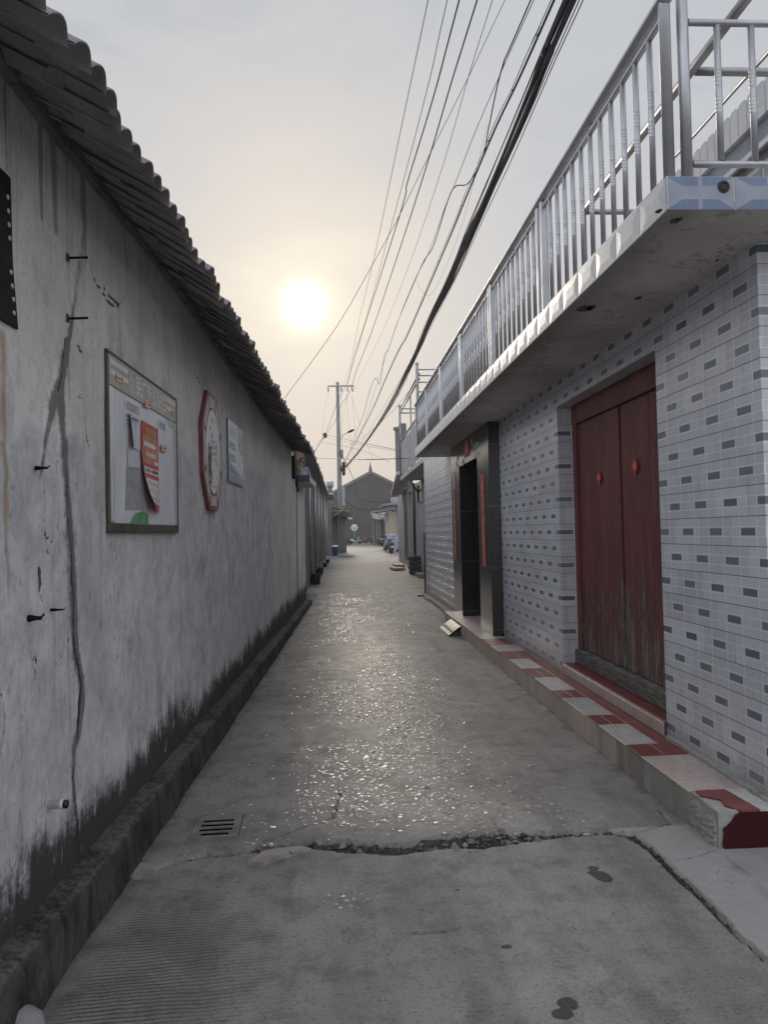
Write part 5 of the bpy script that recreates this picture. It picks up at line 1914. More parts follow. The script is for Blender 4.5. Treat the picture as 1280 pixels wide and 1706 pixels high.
bal = None
for bi, (y0, y1) in enumerate(bays):
    for yy in (y0, y1):
        a = MB()
        r = .026 if bi or yy > 4 else .026
        if bi == 0 and yy < 4:
            a.lathe([(r, ZT), (r, HRZ + .9), (r * .5, HRZ + .92)], M['steel'], (RX, yy, 0), 14)
        else:
            a.box(RX - .026, RX + .026, yy - .024, yy + .024, ZT, HRZ - .056, M['steel'], .008)
        rpart(a, 'post')
    a = MB()
    a.box(RX - .014, RX + .014, y0 + .026, y1 - .026, HRZ - .115, HRZ - .088, M['steel'], .006)
    rpart(a, 'mid_rail')
    a = MB()
    a.box(RX - .016, RX + .016, y0 + .026, y1 - .026, ZT + .012, ZT + .040, M['steel'], .006)
    rpart(a, 'bottom_rail')
    a = MB()
    ym = (y0 + y1) / 2
    a.tube([(RX, ym - .03, HRZ - .056), (RX, ym - .03, HRZ - .09)], .006, M['steel'], 6)
    a.tube([(RX, ym, HRZ - .054), (RX, ym + .025, HRZ - .072), (RX, ym, HRZ - .09), (RX, ym - .02, HRZ - .072)], .006, M['steel'], 6)
    rpart(a, 'scroll')
    nb_ = 11 if bi == 0 else 9
    for k in range(nb_):
        yy = y0 + (y1 - y0) * (k + 1) / (nb_ + 1)
        if bal is None:
            bal = rpart(baluster_mesh(ZT + .04, HRZ - .114), 'baluster')
            bal.location = (RX, yy, 0)
        else:
            c = copy_child(bal, rail)
            c.location = (RX, yy, 0)

er = thing('end_railing', 'steel end railing of the balcony across the near end of the slab', 'railing', (RX + .09, 3.44, ZT))


def epart(mb, name):
    o = mb.build(name, er)
    o.matrix_parent_inverse = Matrix.Translation(-Vector((RX + .09, 3.44, ZT)))
    return o


EX = 1.655
a = MB()
a.lathe([(.026, ZT), (.026, HRZ + .02), (.012, HRZ + .03)], M['steel'], (EX, 3.44, 0), 14)
epart(a, 'post')
a = MB()
a.lathe([(.026, ZT), (.026, HRZ + .02), (.012, HRZ + .03)], M['steel'], (3.5, 3.44, 0), 14)
epart(a, 'post')
a = MB()
a.tube([(EX + .026, 3.44, 3.945), (3.475, 3.44, 3.945)], .016, M['steel'], 10)
epart(a, 'mid_rail')
a = MB()
a.tube([(EX + .026, 3.44, 3.275), (3.475, 3.44, 3.275)], .016, M['steel'], 10)
epart(a, 'bottom_rail')
bal2 = None
for k in range(9):
    xx = EX + .165 * (k + 1)
    if bal2 is None:
        bal2 = epart(baluster_mesh(3.29, 3.93), 'baluster')
        bal2.location = (xx, 3.44, 0)
    else:
        copy_child(bal2, er, (xx, 3.44, 0))

# drying frame of pipes standing on the terrace
df = thing('drying_frame', 'steel pipe drying frame standing on the terrace behind the balcony railing', 'drying frame', (2.1, 6.6, ZT))


def dpart(mb, name):
    o = mb.build(name, df)
    o.matrix_parent_inverse = Matrix.Translation(-Vector((2.1, 6.6, ZT)))
    return o


pA = at_x(972, 343, 2.1)
pB = at_x(1257, 0, 2.1)
zf = (pA[2] + pB[2]) / 2
a = MB()
a.tube([(2.1, 1.2, zf), (2.1, pA[1], zf)], .027, M['steel_old'], 10)
dpart(a, 'long_pipe')
pC = at_x(1152, 134, 2.1)
a = MB()
a.tube([(2.13, pC[1], zf), (3.9, pC[1], zf)], .024, M['steel_old'], 10)
dpart(a, 'cross_pipe')
a = MB()
a.tube([(2.1, pA[1], zf), (3.9, pA[1], zf)], .022, M['steel_old'], 10)
dpart(a, 'cross_pipe')
for yy in (pA[1],):
    a = MB()
    a.tube([(2.1, yy, ZT), (2.1, yy, zf)], .022, M['steel_old'], 10)
    dpart(a, 'upright')
for yy in (pC[1], pA[1]):
    a = MB()
    a.tube([(3.9, yy, ZT), (3.9, yy, zf)], .022, M['steel_old'], 10)
    dpart(a, 'upright')
pD = at_x(1121, 266, 2.9)
a = MB()
a.tube([(2.9, 1.2, pD[2]), (2.9, pA[1], pD[2])], .013, M['steel_old'], 8)
dpart(a, 'thin_pipe')

# ladder-like frames at the far end of the terrace
p = at_depth(700, 606, 14.6)
ff = thing('ladder_frame', 'steel ladder-like frame with ball topped post at the far end of the balcony', 'frame', (1.60, 14.6, ZT))


def fpart(mb, name):
    o = mb.build(name, ff)
    o.matrix_parent_inverse = Matrix.Translation(-Vector((1.60, 14.6, ZT)))
    return o


a = MB()
a.lathe([(.028, ZT), (.028, 4.74), (.022, 4.75), (.034, 4.77), (.034, 4.80), (.02, 4.825)], M['steel_old'], (1.575, 14.55, 0), 12)
fpart(a, 'post')
a = MB()
a.lathe([(.024, ZT), (.024, 4.74)], M['steel_old'], (2.9, 14.55, 0), 10)
fpart(a, 'post')
for py in (616, 626, 637, 653):
    q_ = at_depth(705, py, 14.55)
    a = MB()
    a.tube([(1.6, 14.55, q_[2]), (2.88, 14.55, q_[2])], .013, M['steel_old'], 8)
    fpart(a, 'rung')

# ------------------------------------------------------------------ neighbour's taller house behind the terrace
nh = thing('upper_house', 'pale upper storey house with rounded tile parapet behind the terrace', 'house', (4.72, 3.0, 0))


def npart(mb, name):
    o = mb.build(name, nh)
    o.matrix_parent_inverse = Matrix.Translation(-Vector((4.72, 3.0, 0)))
    return o


NX = 4.72
p = at_x(1280, 150, NX)
NZ = p[2]
a = MB()
a.box(NX, 9.0, 3.0, 14.5, 0, NZ - .62, M['palewall'])
npart(a, 'wall')
a = MB()
k = 0
y = 3.0
while y < 14.4:
    a.prism([(y + .006, NZ - .36), (y + .174, NZ - .36), (y + .174, NZ - .03), (y + .14, NZ), (y + .04, NZ), (y + .006, NZ - .03)], NX - .16, NX + .3, M['fascia'], 'x')
    y += .18
npart(a, 'parapet_tile')
a = MB()
a.box(NX - .10, NX + .2, 3.0, 14.4, NZ - .62, NZ - .362, M['bluesheet'])
a.box(NX - .14, NX - .102, 3.0, 14.4, NZ - .66, NZ - .60, M['fascia'])
npart(a, 'eave_band')
for y0 in (5.2, 7.3, 9.4, 11.5):
    a = MB()
    a.box(NX - .05, NX - .001, y0, y0 + 1.3, NZ - 2.1, NZ - .75, M['alu'], .01)
    fo = npart(a, 'window')
    a = MB()
    a.box(NX - .056, NX - .051, y0 + .06, y0 + .62, NZ - 2.04, NZ - .81, M['bluesheet'])
    a.box(NX - .056, NX - .051, y0 + .68, y0 + 1.24, NZ - 2.04, NZ - .81, M['bluesheet'])
    o = a.build('pane', fo)
for zz_ in (NZ - 1.3, NZ - 2.35):
    a = MB()
    a.box(NX - .11, NX - .002, 3.0, 14.4, zz_, zz_ + .05, M['steel_old'])
    npart(a, 'metal_band')

# ------------------------------------------------------------------ second house on the right
H2X = 3.1
h2 = thing('pale_house', 'pale tiled house beyond the tiled house with its own balcony slab and red door', 'house', (H2X, 19.1, 0))


def h2part(mb, name, par=None):
    o = mb.build(name, par or h2)
    if par is None:
        o.matrix_parent_inverse = Matrix.Translation(-Vector((H2X, 19.1, 0)))
    return o


a = MB()
a.box(H2X, 6, 19.1, 31.8, 0, 3.47, M['palewall'])
a.box(H2X, 6, 33.6, 34.0, 0, 3.6, M['palewall'])
a.box(H2X, 6, 31.8, 33.6, 3.3, 3.6, M['palewall'])
a.box(H2X + .25, 6, 31.8, 33.6, 0, 3.3, M['walltile'])
a.box(H2X + .2, 6, 34.0, 42.0, 0, 3.5, M['palewall'])
h2part(a, 'wall')
a = MB()
a.box(2.35, 6, 19.2, 28.2, 3.47, 3.62, M['soffit'], .006)
h2part(a, 'balcony_slab')
a = MB()
a.box(2.345, 2.42, 19.2, 28.2, 4.88, 4.94, M['steel'], .02)
h2part(a, 'handrail')
a = MB()
a.box(2.36, 2.375, 19.3, 28.15, 3.66, 4.78, M['bluesheet'])
h2part(a, 'railing_sheet')
for yy in (21.0, 23.4, 25.8, 28.1):
    a = MB()
    a.box(2.35, 2.41, yy - .03, yy + .03, 3.62, 4.88, M['steel'], .01)
    h2part(a, 'railing_post')
a = MB()
a.box(H2X + .06, H2X + .12, 34.05, 36.5, 0.3, 3.55, M['reddoor'], .01)
h2part(a, 'red_door')
a = MB()
a.box(H2X - .03, H2X - .001, 27.75, 29.3, 2.62, 3.38, M['alu'], .01)
wf = h2part(a, 'window')
a = MB()
a.box(H2X - .036, H2X - .031, 27.82, 28.48, 2.68, 3.32, M['glass'])
a.box(H2X - .036, H2X - .031, 28.56, 29.23, 2.68, 3.32, M['glass'])
a.build('pane', wf).matrix_parent_inverse = Matrix.Identity(4)
a = MB()
a.box(H2X - .03, H2X - .001, 30.3, 31.1, 2.1, 3.2, M['alu'], .01)
wf = h2part(a, 'window')
a = MB()
a.box(H2X - .036, H2X - .031, 30.36, 31.04, 2.16, 3.14, M['glass'])
a.build('pane', wf)
a = MB()
a.hexa([(2.42, 31.0, 3.90), (3.4, 31.0, 4.05), (3.4, 39.0, 3.5), (2.72, 39.0, 3.36), (2.42, 31.0, 4.02), (3.4, 31.0, 4.17), (3.4, 39.0, 3.62), (2.72, 39.0, 3.52)], M['soffit'])
h2part(a, 'sloping_awning')
a = MB()
a.tube([(2.97, 29.7, 0), (2.97, 29.7, 3.46)], .055, M['black_pl'], 10)
h2part(a, 'drain_pipe')
a = MB()
q0 = at_depth(666, 712, 32)
a.box(2.48, 2.68, 31.9, 32.1, 3.9, q0[2] - .12, M['greywall'], .01)
a.box(2.42, 2.74, 31.85, 32.15, q0[2] - .12, q0[2], M['greywall'], .01)
h2part(a, 'roof_pillar')
a = MB()
a.box(2.75, 3.05, 33.0, 33.4, 3.6, at_depth(676, 705, 33)[2], M['greywall'], .02)
h2part(a, 'chimney')

# steel frame with pipes on the second roof
fr2 = thing('roof_frame', 'ball topped steel post frame with sloping pipes above the second balcony', 'frame', (2.38, 28.0, 3.62))


def f2part(mb, name):
    o = mb.build(name, fr2)
    o.matrix_parent_inverse = Matrix.Translation(-Vector((2.38, 28.0, 3.62)))
    return o


tz = at_depth(670, 676, 28.0)[2]
a = MB()
a.lathe([(.04, 3.62), (.04, tz - .1), (.03, tz - .08), (.06, tz - .05), (.06, tz), (.03, tz + .03)], M['steel_old'], (2.36, 28.0, 0), 10)
f2part(a, 'post')
q1 = at_depth(684, 660, 28.0)
a = MB()
a.tube([(q1[0], 28.0, 3.62), (q1[0], 28.0, q1[2])], .03, M['steel_old'], 8)
f2part(a, 'post')
for py in (681, 688):
    q_ = at_depth(690, py, 28.0)
    a = MB()
    a.tube([(2.38, 28.0, q_[2]), (3.2, 28.0, q_[2])], .024, M['steel_old'], 8)
    f2part(a, 'rung')
for dz in (0, -.16):
    a = MB()
    e0 = at_depth(699, 622, 14.7)
    a.tube([(e0[0] + .0, 14.75, e0[2] + dz * .6), (2.36, 27.98, tz - .15 + dz)], .02, M['steel_old'], 8)
    f2part(a, 'sloping_pipe')

# thin pipe with elbow at the far corner of the tiled wall
a = MB()
a.tube([(2.13, 18.95, 1.56), (2.13, 18.95, .10), (2.11, 18.93, .04), (2.03, 18.88, .02), (1.93, 18.84, .015)], .022, M['black_pl'], 8)
o = a.build('black_pipe')
tag(o, 'thin black upright pipe with an elbow at the far corner of the tiled wall', 'pipe')
a = MB()
a.box(2.75, 3.05, 26.4, 27.6, 0, .13, M['stone_pale'], .02)
o = a.build('stone_step')
tag(o, 'pale stone step against the pale house beside the thin black pipe', 'step')
# dark slabs stacked against the wall
labs = ['topmost dark stone slab of the stack by the pale house', 'upper middle dark stone slab of the stack by the pale house', 'lower middle dark stone slab of the stack by the pale house', 'bottom dark stone slab of the stack by the pale house']
for k in range(4):
    a = MB()
    zz_ = .17 * (3 - k)
    a.box(-.20, .20, -.32, .32, 0, .165, M['stone_dark'], .035)
    o = a.build('stone_slab')
    o.location = (2.86 + random.uniform(-.05, .05), 28.6 + .28 * (3 - k) * .5, zz_)
    o.rotation_euler = (0, 0, random.uniform(-.1, .1))
    tag(o, labs[k], 'stone slab', 'dark slabs stacked by the wall')
for k, (x_, y_, l_, z_, lab) in enumerate(((2.62, 33.6, 1.6, .10, 'pale wooden plank lying on blocks near the stacked slabs'), (2.45, 32.2, 1.2, .02, 'lower pale plank on the ground near the stacked slabs'))):
    a = MB()
    a.box(-.22, .22, -l_ / 2, l_ / 2, .0, .09, M['wood_pale'], .01)
    a.box(-.2, .2, -l_ / 2 + .1, -l_ / 2 + .35, -z_, -.001, M['stone_dark']) if z_ > .05 else None
    o = a.build('plank')
    o.location = (x_, y_, z_)
    o.rotation_euler = (0, 0, .12 * k)
    tag(o, lab, 'plank')

# ------------------------------------------------------------------ left side beyond the plaster wall
lh = thing('pilaster_building', 'dark grey cement building with a row of pilasters beyond the plaster wall', 'building', (-1.0, 17.6, 0))


def lpart(mb, name, par=None):
    o = mb.build(name, par or lh)
    if par is None:
        o.matrix_parent_inverse = Matrix.Translation(-Vector((-1.0, 17.6, 0)))
    return o


a = MB()
a.hexa([(-5, 17.6, 0), (-.93, 17.6, 0), (-.80, 44, 0), (-5, 44, 0), (-5, 17.6, 3.8), (-.93, 17.6, 3.8), (-.80, 44, 3.8), (-5, 44, 3.8)], M['greywall'])
lpart(a, 'wall')
for px, py in ((517, 974), (526, 961), (531.5, 950), (536, 943.5), (541, 938), (544.5, 932.5)):
    q_ = on_ground(px, py)
    a = MB()
    a.box(q_[0] - .34, q_[0] - .01, q_[1] - .16, q_[1] + .16, 0, 3.78, M['pilaster'], .02)
    lpart(a, 'pilaster')
    a = MB()
    a.tube([(q_[0] + .03, q_[1] + .05, .25), (q_[0] + .03, q_[1] + .05, 3.7)], .04, M['alu'], 8)
    lpart(a, 'downpipe')
a = MB()
k = 0
y = 21.0
while y < 44:
    a.prism([(y, 3.80), (y + .02, 3.86), (y + .11, 3.88), (y + .2, 3.86), (y + .21, 3.80)], -5, -.62 + .006 * (y - 21) + random.uniform(-.03, .03), M['rooftile'], 'x')
    y += .22
lpart(a, 'roof')
labs = ['nearest dark bucket at the foot of the first grey pilaster', 'second dark bucket at the foot of the grey pilasters', 'third small dark bucket along the grey pilasters', 'farthest small dark bucket along the grey pilasters']
for k, (px, py) in enumerate(((517, 972), (525.5, 957), (536, 944), (541, 938))):
    q_ = on_ground(px, py)
    a = MB()
    s_ = (1.0, .85, .6, .6)[k]
    a.lathe([(.15 * s_, 0), (.19 * s_, .30 * s_), (.205 * s_, .32 * s_), (.20 * s_, .34 * s_), (.17 * s_, .335 * s_), (.15 * s_, .25 * s_)], M['stone_dark'], (0, 0, 0), 12)
    o = a.build('bucket')
    o.location = (q_[0] + .17, q_[1] - .42, 0)
    tag(o, lab := labs[k], 'bucket', 'buckets at the pilasters')

# exposed brick, blue canopy and box at the end of the plaster wall
a = MB()
a.hexa([wpt(14.75, -.30, 3.165), wpt(14.75, .03, 3.165), wpt(17.4, .03, 3.165), wpt(17.4, -.30, 3.165),
        wpt(14.75, -.30, 3.36), wpt(14.75, .03, 3.36), wpt(17.4, .03, 3.36), wpt(17.4, -.30, 3.36)], M['brick'])
a.hexa([wpt(14.95, .012, 2.76), wpt(14.95, .03, 2.76), wpt(16.2, .03, 2.76), wpt(16.2, .012, 2.76),
        wpt(14.95, .012, 3.164), wpt(14.95, .03, 3.164), wpt(16.2, .03, 3.164), wpt(16.2, .012, 3.164)], M['brick'])
o = a.build('brick_panel')
tag(o, 'exposed red brick panel above the blue edged canopy at the end of the plaster wall', 'brick panel')
cn = wall_thing('blue_canopy', 'small concrete canopy slab with blue painted edge at the end of the plaster wall', 'canopy', 15.0, 2.62)
a = MB()
a.box(0.02, 2.25, -.275, -.008, 0, .115, M['soffit_plain'], .005)
a.build('slab', cn)
a = MB()
a.box(0.0, .019, -.28, -.008, -.01, .12, M['bluecanopy'])
a.build('painted_edge', cn)
mb_ = wall_thing('cable_box', 'pale grey cable box standing on the blue edged canopy', 'box', 15.55, 2.737, None, .15)
a = MB()
a.box(-.12, .12, -.085, .085, 0, .20, M['tank'], .012)
a.build('case', mb_)
a = MB()
a.box(-.129, -.1205, -.07, .07, .02, .18, M['alu'], .003)
a.build('door', mb_)
a = MB()
for k in range(3):
    a.tube([(-.015 * k, .085 * math.cos(t_) + .004 * k, .085 * math.sin(t_)) for t_ in np.linspace(0, 6.3, 20)], .009, M['cable'], 6)
a.tube([(0, -.08, -.03), (-.02, -.09, -.15), (0, -.085, -.28)], .009, M['cable'], 6)
o = a.build('cable_coil')
o.location = wpt(15.42, .15, 3.03)
o.rotation_euler = (0, 0, WROT)
tag(o, 'coil of black cable hanging above the pale cable box', 'cable coil')
a = MB()
a.tube([wpt(14.5, .04, 3.1), wpt(14.55, .06, 2.9), wpt(14.5, .05, 2.75), wpt(14.65, .06, 2.5)], .03, M['cable'], 6)
a.tube([wpt(14.6, .07, 3.0), wpt(14.65, .05, 2.75), wpt(14.75, .07, 2.4)], .022, M['cable'], 6)
a.tube([wpt(14.7, .05, 2.5), wpt(14.75, .03, 1.0), wpt(14.75, .03, .35)], .008, M['cable'], 6)
o = a.build('cable_drop')
tag(o, 'bunch of black cables dropping down the far end of the plaster wall', 'cable')

# shed, awning and column further on the left
sh = thing('left_shed', 'small grey shed with a dark awning and round column at the foot of the pole', 'shed', (-.6, 58, 0))


def shpart(mb, name):
    o = mb.build(name, sh)
    o.matrix_parent_inverse = Matrix.Translation(-Vector((-.6, 58, 0)))
    return o


a = MB()
a.box(-6, at_depth(552.5, 880, 56)[0], 55, 57, 0, 3.9, M['greywall'])
shpart(a, 'wall')
a = MB()
a.box(-6, at_depth(563, 880, 64)[0], 64, 64.5, 0, 3.9, M['greywall'])
shpart(a, 'back_wall')
a = MB()
c0 = on_ground(571.5, 917)
a.lathe([(.26, 0), (.25, 2.75), (.34, 2.9)], M['pole'], (c0[0], 63.5, 0), 18)
shpart(a, 'column')
a = MB()
z_hi = at_depth(556, 843, 58)[2]
z_lo = at_depth(585, 864, 58)[2]
xr = at_depth(586, 864, 58)[0]
pts = [(-1.2, z_hi), (-.2, z_hi - .06), (xr - .5, z_hi - .3), (xr - .1, z_hi - .62), (xr, z_lo + .1), (xr, z_lo - .02), (xr - .22, z_lo), (xr - .6, z_lo + .2), (-1.2, z_lo + .35)]
a.prism(pts, 58, 66, M['gable'], 'y')
a.box(xr - .3, xr + .06, 57.9, 58.0, z_lo - .06, z_lo + .1, M['offwhite'])
shpart(a, 'awning')
a = MB()
e0, e1 = at_depth(546, 868, 57.6), at_depth(574, 846, 57.6)
a.tube([e0, e1], .035, M['wood_pale'], 6)
shpart(a, 'strut')
a = MB()
e0, e1 = at_depth(545, 851, 57.6), at_depth(583, 851, 57.6)
a.tube([e0, e1], .03, M['wood_pale'], 6)
shpart(a, 'front_bar')
a = MB()
yw = 46
for k in range(9):
    xo = at_depth(540, 830, yw)[0]
    a.prism([(yw + k * .9, 3.9), (yw + k * .9 + .45, 4.02), (yw + k * .9 + .9, 3.9)], -4, at_depth(556, 830, yw)[0] + .0, M['rooftile'], 'x')
shpart(a, 'tile_roof')
a = MB()
tk = at_depth(550, 807, 60)
a.lathe([(.26, -.26), (.27, -.2), (.27, .2), (.2, .27)], M['tank'], (0, 0, 0), 16, 'x')
o = a.build('water_tank')
o.location = (tk[0], 60, tk[2])
o.parent = None
tag(o, 'pale blue water tank on the left roofs beside the pole', 'water tank')
a = MB()
a.box(tk[0] - .18, tk[0] + .18, 59.8, 60.2, 3.85, tk[2] - .265, M['greywall'])
o = a.build('tank_stand')
tag(o, 'grey stand under the pale blue water tank on the left roofs', 'stand')
# tub with a white bag
q_ = on_ground(558.5, 926)
tb = thing('storage_tub', 'dark blue plastic tub with pale lid in front of the left shed', 'tub', (q_[0], q_[1], 0))
a = MB()
a.lathe([(.19, 0), (.22, .58), (.235, .60), (.235, .63)], M['tub'], (0, 0, 0), 14)
a.build('body', tb)
a = MB()
a.lathe([(.24, .631), (.25, .66), (.18, .74), (.05, .77)], M['plastic_white'], (0, 0, 0), 14)
a.build('lid', tb)
q_ = on_ground(575, 927)
a = MB()
a.prism([(-.55, -.5), (.4, -.45), (.62, .2), (-.3, .45)], 0.0, .012, M['stone_dark'], 'z')  # flat dark patch painting in a shadow on the lane
o = a.build('shadow_patch')
o.location = (q_[0] + .1, q_[1], .002)
tag(o, 'dark flat patch painted as a shadow on the lane beside the blue tub', 'sheet')

# ------------------------------------------------------------------ pole with crossarm and lamp
PY = 62.0
pt_ = at_depth(562.5, 637, PY)
pb_ = at_depth(566.5, 840, PY)
pole = thing('utility_pole', 'tall grey concrete utility pole with a crossarm at the bend of the lane', 'utility pole', (pb_[0], PY, 0))
a = MB()
PZ = pt_[2]
xo = pt_[0] - pb_[0]
a.tube([(-xo * .3, 0, 0), (0, 0, pb_[2]), (xo, 0, PZ)], [.225, .20, .125], M['pole'], 14)
a.build('shaft', pole)
a = MB()
z_arm = at_depth(568, 644, PY)[2]
xl, xr_ = at_depth(546, 642, PY)[0] - pb_[0], at_depth(590, 644, PY)[0] - pb_[0]
a.box(xl, xr_, -.20, -.135, z_arm - .06, z_arm + .06, M['steel_old'], .01)
a.build('crossarm', pole)
for px in (547, 568.7, 579, 587.5):
    xx = at_depth(px, 650, PY)[0] - pb_[0]
    a = MB()
    a.lathe([(.02, 0), (.02, -.10), (.055, -.12), (.06, -.17), (.03, -.19), (.03, -.24), (.06, -.26), (.06, -.32), (.03, -.35), (.02, -.45)], M['insul'], (xx, -.17, z_arm - .05), 10)
    a.build('insulator', pole)
a = MB()
l0, l1, l2 = at_depth(568, 733, PY), at_depth(572, 725, PY), at_depth(580, 721.5, PY)
a.tube([(p_[0] - pb_[0], -.2, p_[2]) for p_ in (l0, l1, l2)], .03, M['steel_old'], 8)
arm = a.build('lamp_arm', pole)
a = MB()
h0, h1 = at_depth(579, 721.5, PY), at_depth(590, 716.5, PY)
a.tube([(h0[0] - pb_[0], -.2, h0[2]), ((h0[0] + h1[0]) / 2 - pb_[0], -.2, (h0[2] + h1[2]) / 2), (h1[0] - pb_[0], -.2, h1[2])], [.05, .10, .07], M['black'], 8)
a.build('lamp_head', arm)
a = MB()
for py, r in ((775, .16), (782, .2), (788, .14)):
    p_ = at_depth(572 + random.uniform(-.5, .8), py, PY)
    a.lathe([(r * .4, -.25), (r, -.1), (r, .12), (r * .5, .25)], M['black_pl'], (p_[0] - pb_[0], -.22, p_[2]), 9)
a.build('cable_joint', pole)
a = MB()
p_ = at_depth(569.5, 757, PY)
a.box(p_[0] - pb_[0] - .1, p_[0] - pb_[0] + .12, -.3, -.15, p_[2] - .35, p_[2] + .35, M['greywall'], .02)
a.build('junction_box', pole)
a = MB()
p_ = at_depth(572.5, 828, PY)
a.box(p_[0] - pb_[0] - .13, p_[0] - pb_[0] + .13, -.35, -.31, p_[2] - .72, p_[2] + .75, M['tank'], .01)
sg = a.build('notice_plate', pole)

# ------------------------------------------------------------------ overhead cables


def cable_path(pts, Y0, Y1, back=True):
    """photo points along a cable: first at depth Y0, last at Y1, height linear in between"""
    s = []
    for (x, y) in pts:
        d_ = ray(x, y)
        s.append((d_[2] / d_[1], d_[0] / d_[1]))
    z0, z1 = EYE + s[0][0] * Y0, EYE + s[-1][0] * Y1
    k = (z1 - z0) / (Y1 - Y0)
    out = []
    for i, (sz, sx) in enumerate(s):
        Y = (z0 - k * Y0 - EYE) / (sz - k)
        out.append(np.array([sx * Y, Y, EYE + sz * Y]))
    if back:
        dr = out[0] - out[1]
        dr = dr / np.linalg.norm(dr)
        out = [out[0] + dr * 9] + out
    # catmull-rom
    res = []
    n = len(out)
    for i in range(n - 1):
        p0, p1, p2, p3 = out[max(i - 1, 0)], out[i], out[i + 1], out[min(i + 2, n - 1)]
        for j in range(6):
            t_ = j / 6
            res.append(0.5 * (2 * p1 + (p2 - p0) * t_ + (2 * p0 - 5 * p1 + 4 * p2 - p3) * t_ ** 2 + (3 * p1 - p0 - 3 * p2 + p3) * t_ ** 3))
    res.append(out[-1])
    return res


WG = 'overhead wires along the lane'


def wire(pts, Y0, Y1, r, lab, back=True, m=None, sides=5, cat='wire', name='overhead_wire', group=WG):
    a_ = MB()
    a_.tube(cable_path(pts, Y0, Y1, back), r, m or M['cable'], sides)
    o_ = a_.build(name)
    tag(o_, lab, cat, group)
    return o_


wire([(713.7, 0), (663, 241), (625, 423), (594, 557), (579, 652)], 11, 61.8, .007, 'leftmost thin overhead wire at the top of the sky running to the pole')
wire([(745.6, 0), (708, 165), (649, 388), (602, 557), (568.7, 651)], 11, 61.8, .007, 'second thin overhead wire from the left running to the pole')
J = (541.5, 726)
wire([(765.6, 0), (721.6, 165), (678.6, 306), (666.6, 357.5), (603, 557), (584, 620), (577.5, 640), (566, 662), (560.6, 675), (544, 719), J], 11, 66, .013, 'thicker black overhead wire, third from the left, curving to the cable knot')
wire([(795.5, 0), (752.5, 137.5), (718, 254), (673, 395), (618, 557), (593, 620), (587.5, 640), (579.6, 659), (567, 678), (560.6, 698), (546, 720), J], 11, 66, .013, 'thicker black overhead wire, fourth from the left, curving to the cable knot')
wire([(821, 0), (783.4, 120), (732, 296), (680, 447), (635.6, 557), (587.5, 654)], 11, 61.8, .006, 'fifth thin overhead wire reaching the right end of the crossarm')
wire([(842, 0), (780, 130.6), (718, 254), (666.6, 357.5), (620, 443), (560, 546), (474, 664)], 10, 13.5, .0045, 'single wire slanting across the others down to the left tiled roof')
wire([(885, 0), (838, 110), (816, 206), (804, 265), (780, 306), (759, 311), (745.6, 337), (721.6, 412), (702.7, 443), (663, 536), (648, 580), (640, 596), (633, 640), (626, 630), (616, 652), (606, 690), (590, 730), (576, 772)],
     8, 61.5, .009, 'loose wavy black wire drooping between the straight wires')
wire([(890, 0), (842, 105), (831, 131), (793, 218), (757, 310), (742, 345), (715, 420), (690, 470), (660, 545), (625, 650), (600, 725), (577, 775)], 8, 61.5, .005, 'thin wire beside the loose wavy wire')
# supported cable with clips
ca = thing('clipped_cable', 'black cable held on a messenger wire by small clips', 'cable', at_depth(924, 0, 7.5))
path = cable_path([(924, 0), (904, 45), (862.5, 137.5), (824.7, 216.6), (776.6, 330), (744, 409), (680, 557), (667, 580), (644.5, 628), (612.6, 699.5), (573, 771)], 7.5, 61.5)
co_ = np.array(at_depth(924, 0, 7.5))
a = MB()
a.tube([p_ - co_ for p_ in path], .014, M['cable'], 6)
a.build('conductor', ca)
a = MB()
a.tube([p_ - co_ + np.array([-.028, 0, .012 + .012 * math.sin(i * .9)]) for i, p_ in enumerate(path)], .005, M['cable'], 5)
a.build('messenger_wire', ca)
for i in range(7, len(path) - 2, 6):
    p_ = path[i] - co_
    a = MB()
    a.lathe([(.006, -.022), (.016, -.014), (.016, .014), (.006, .022)], M['black_pl'], (p_[0] - .008, p_[1], p_[2] - .008), 7, 'y')
    a.build('clip', ca)
wire([(812, 210), (795, 280), (783, 330), (765, 390), (745, 440), (718, 492), (700, 480), (694, 466)], 16, 22, .003, 'very thin looped wire hanging beside the clipped cable', False)
# thick bundle
bpx = [(950, 0), (913, 84), (882, 160), (841, 259), (803, 345), (780, 394), (749, 467), (712, 543), (697, 580), (672, 633), (651, 673), (625, 715), (598, 752.6), (575, 779)]
cb = thing('cable_bundle', 'thick bundle of dark telecom cables strung along the right side of the sky', 'cable bundle', at_depth(958, 0, 7.0))
bp0 = np.array(at_depth(958, 0, 7.0))
path = cable_path(bpx, 7.0, 61.5)
for k in range(13):
    ph, rr = random.uniform(0, 6.28), random.uniform(.015, .058)
    fr_q = random.uniform(.02, .07)
    pts = []
    for i, p_ in enumerate(path):
        an_ = ph + fr_q * i + .25 * math.sin(i * .13 + k)
        ro = rr * (1 + .22 * math.sin(i * .16 + k * 2))
        pts.append(p_ - bp0 + np.array([ro * math.cos(an_) * 1.25, 0, ro * math.sin(an_)]))
    a = MB()
    a.tube(pts, random.choice([.009, .011, .013, .016]), M['cable_blue'] if k % 4 == 0 else M['cable'], 6)
    a.build('cable', cb)
wire([(972.5, 0), (931, 89), (890, 182), (852, 268), (812, 352), (757, 470), (716, 550), (672, 640), (640, 697), (580, 778)], 7.0, 61.5, .006, 'slack wire just right of the thick bundle')
wire([(966, 0), (925, 92), (884, 185), (846, 268), (806, 352), (752, 470), (713, 550), (690, 600), (648, 684), (578, 779)], 7.0, 61.5, .006, 'wire hugging the right side of the thick bundle')
wire([(939, 0), (905, 80), (872, 160), (835, 250), (800, 335), (775, 394), (745, 465), (706, 545), (660, 645), (577, 778)], 7.0, 61.5, .005, 'wire hugging the left side of the thick bundle')
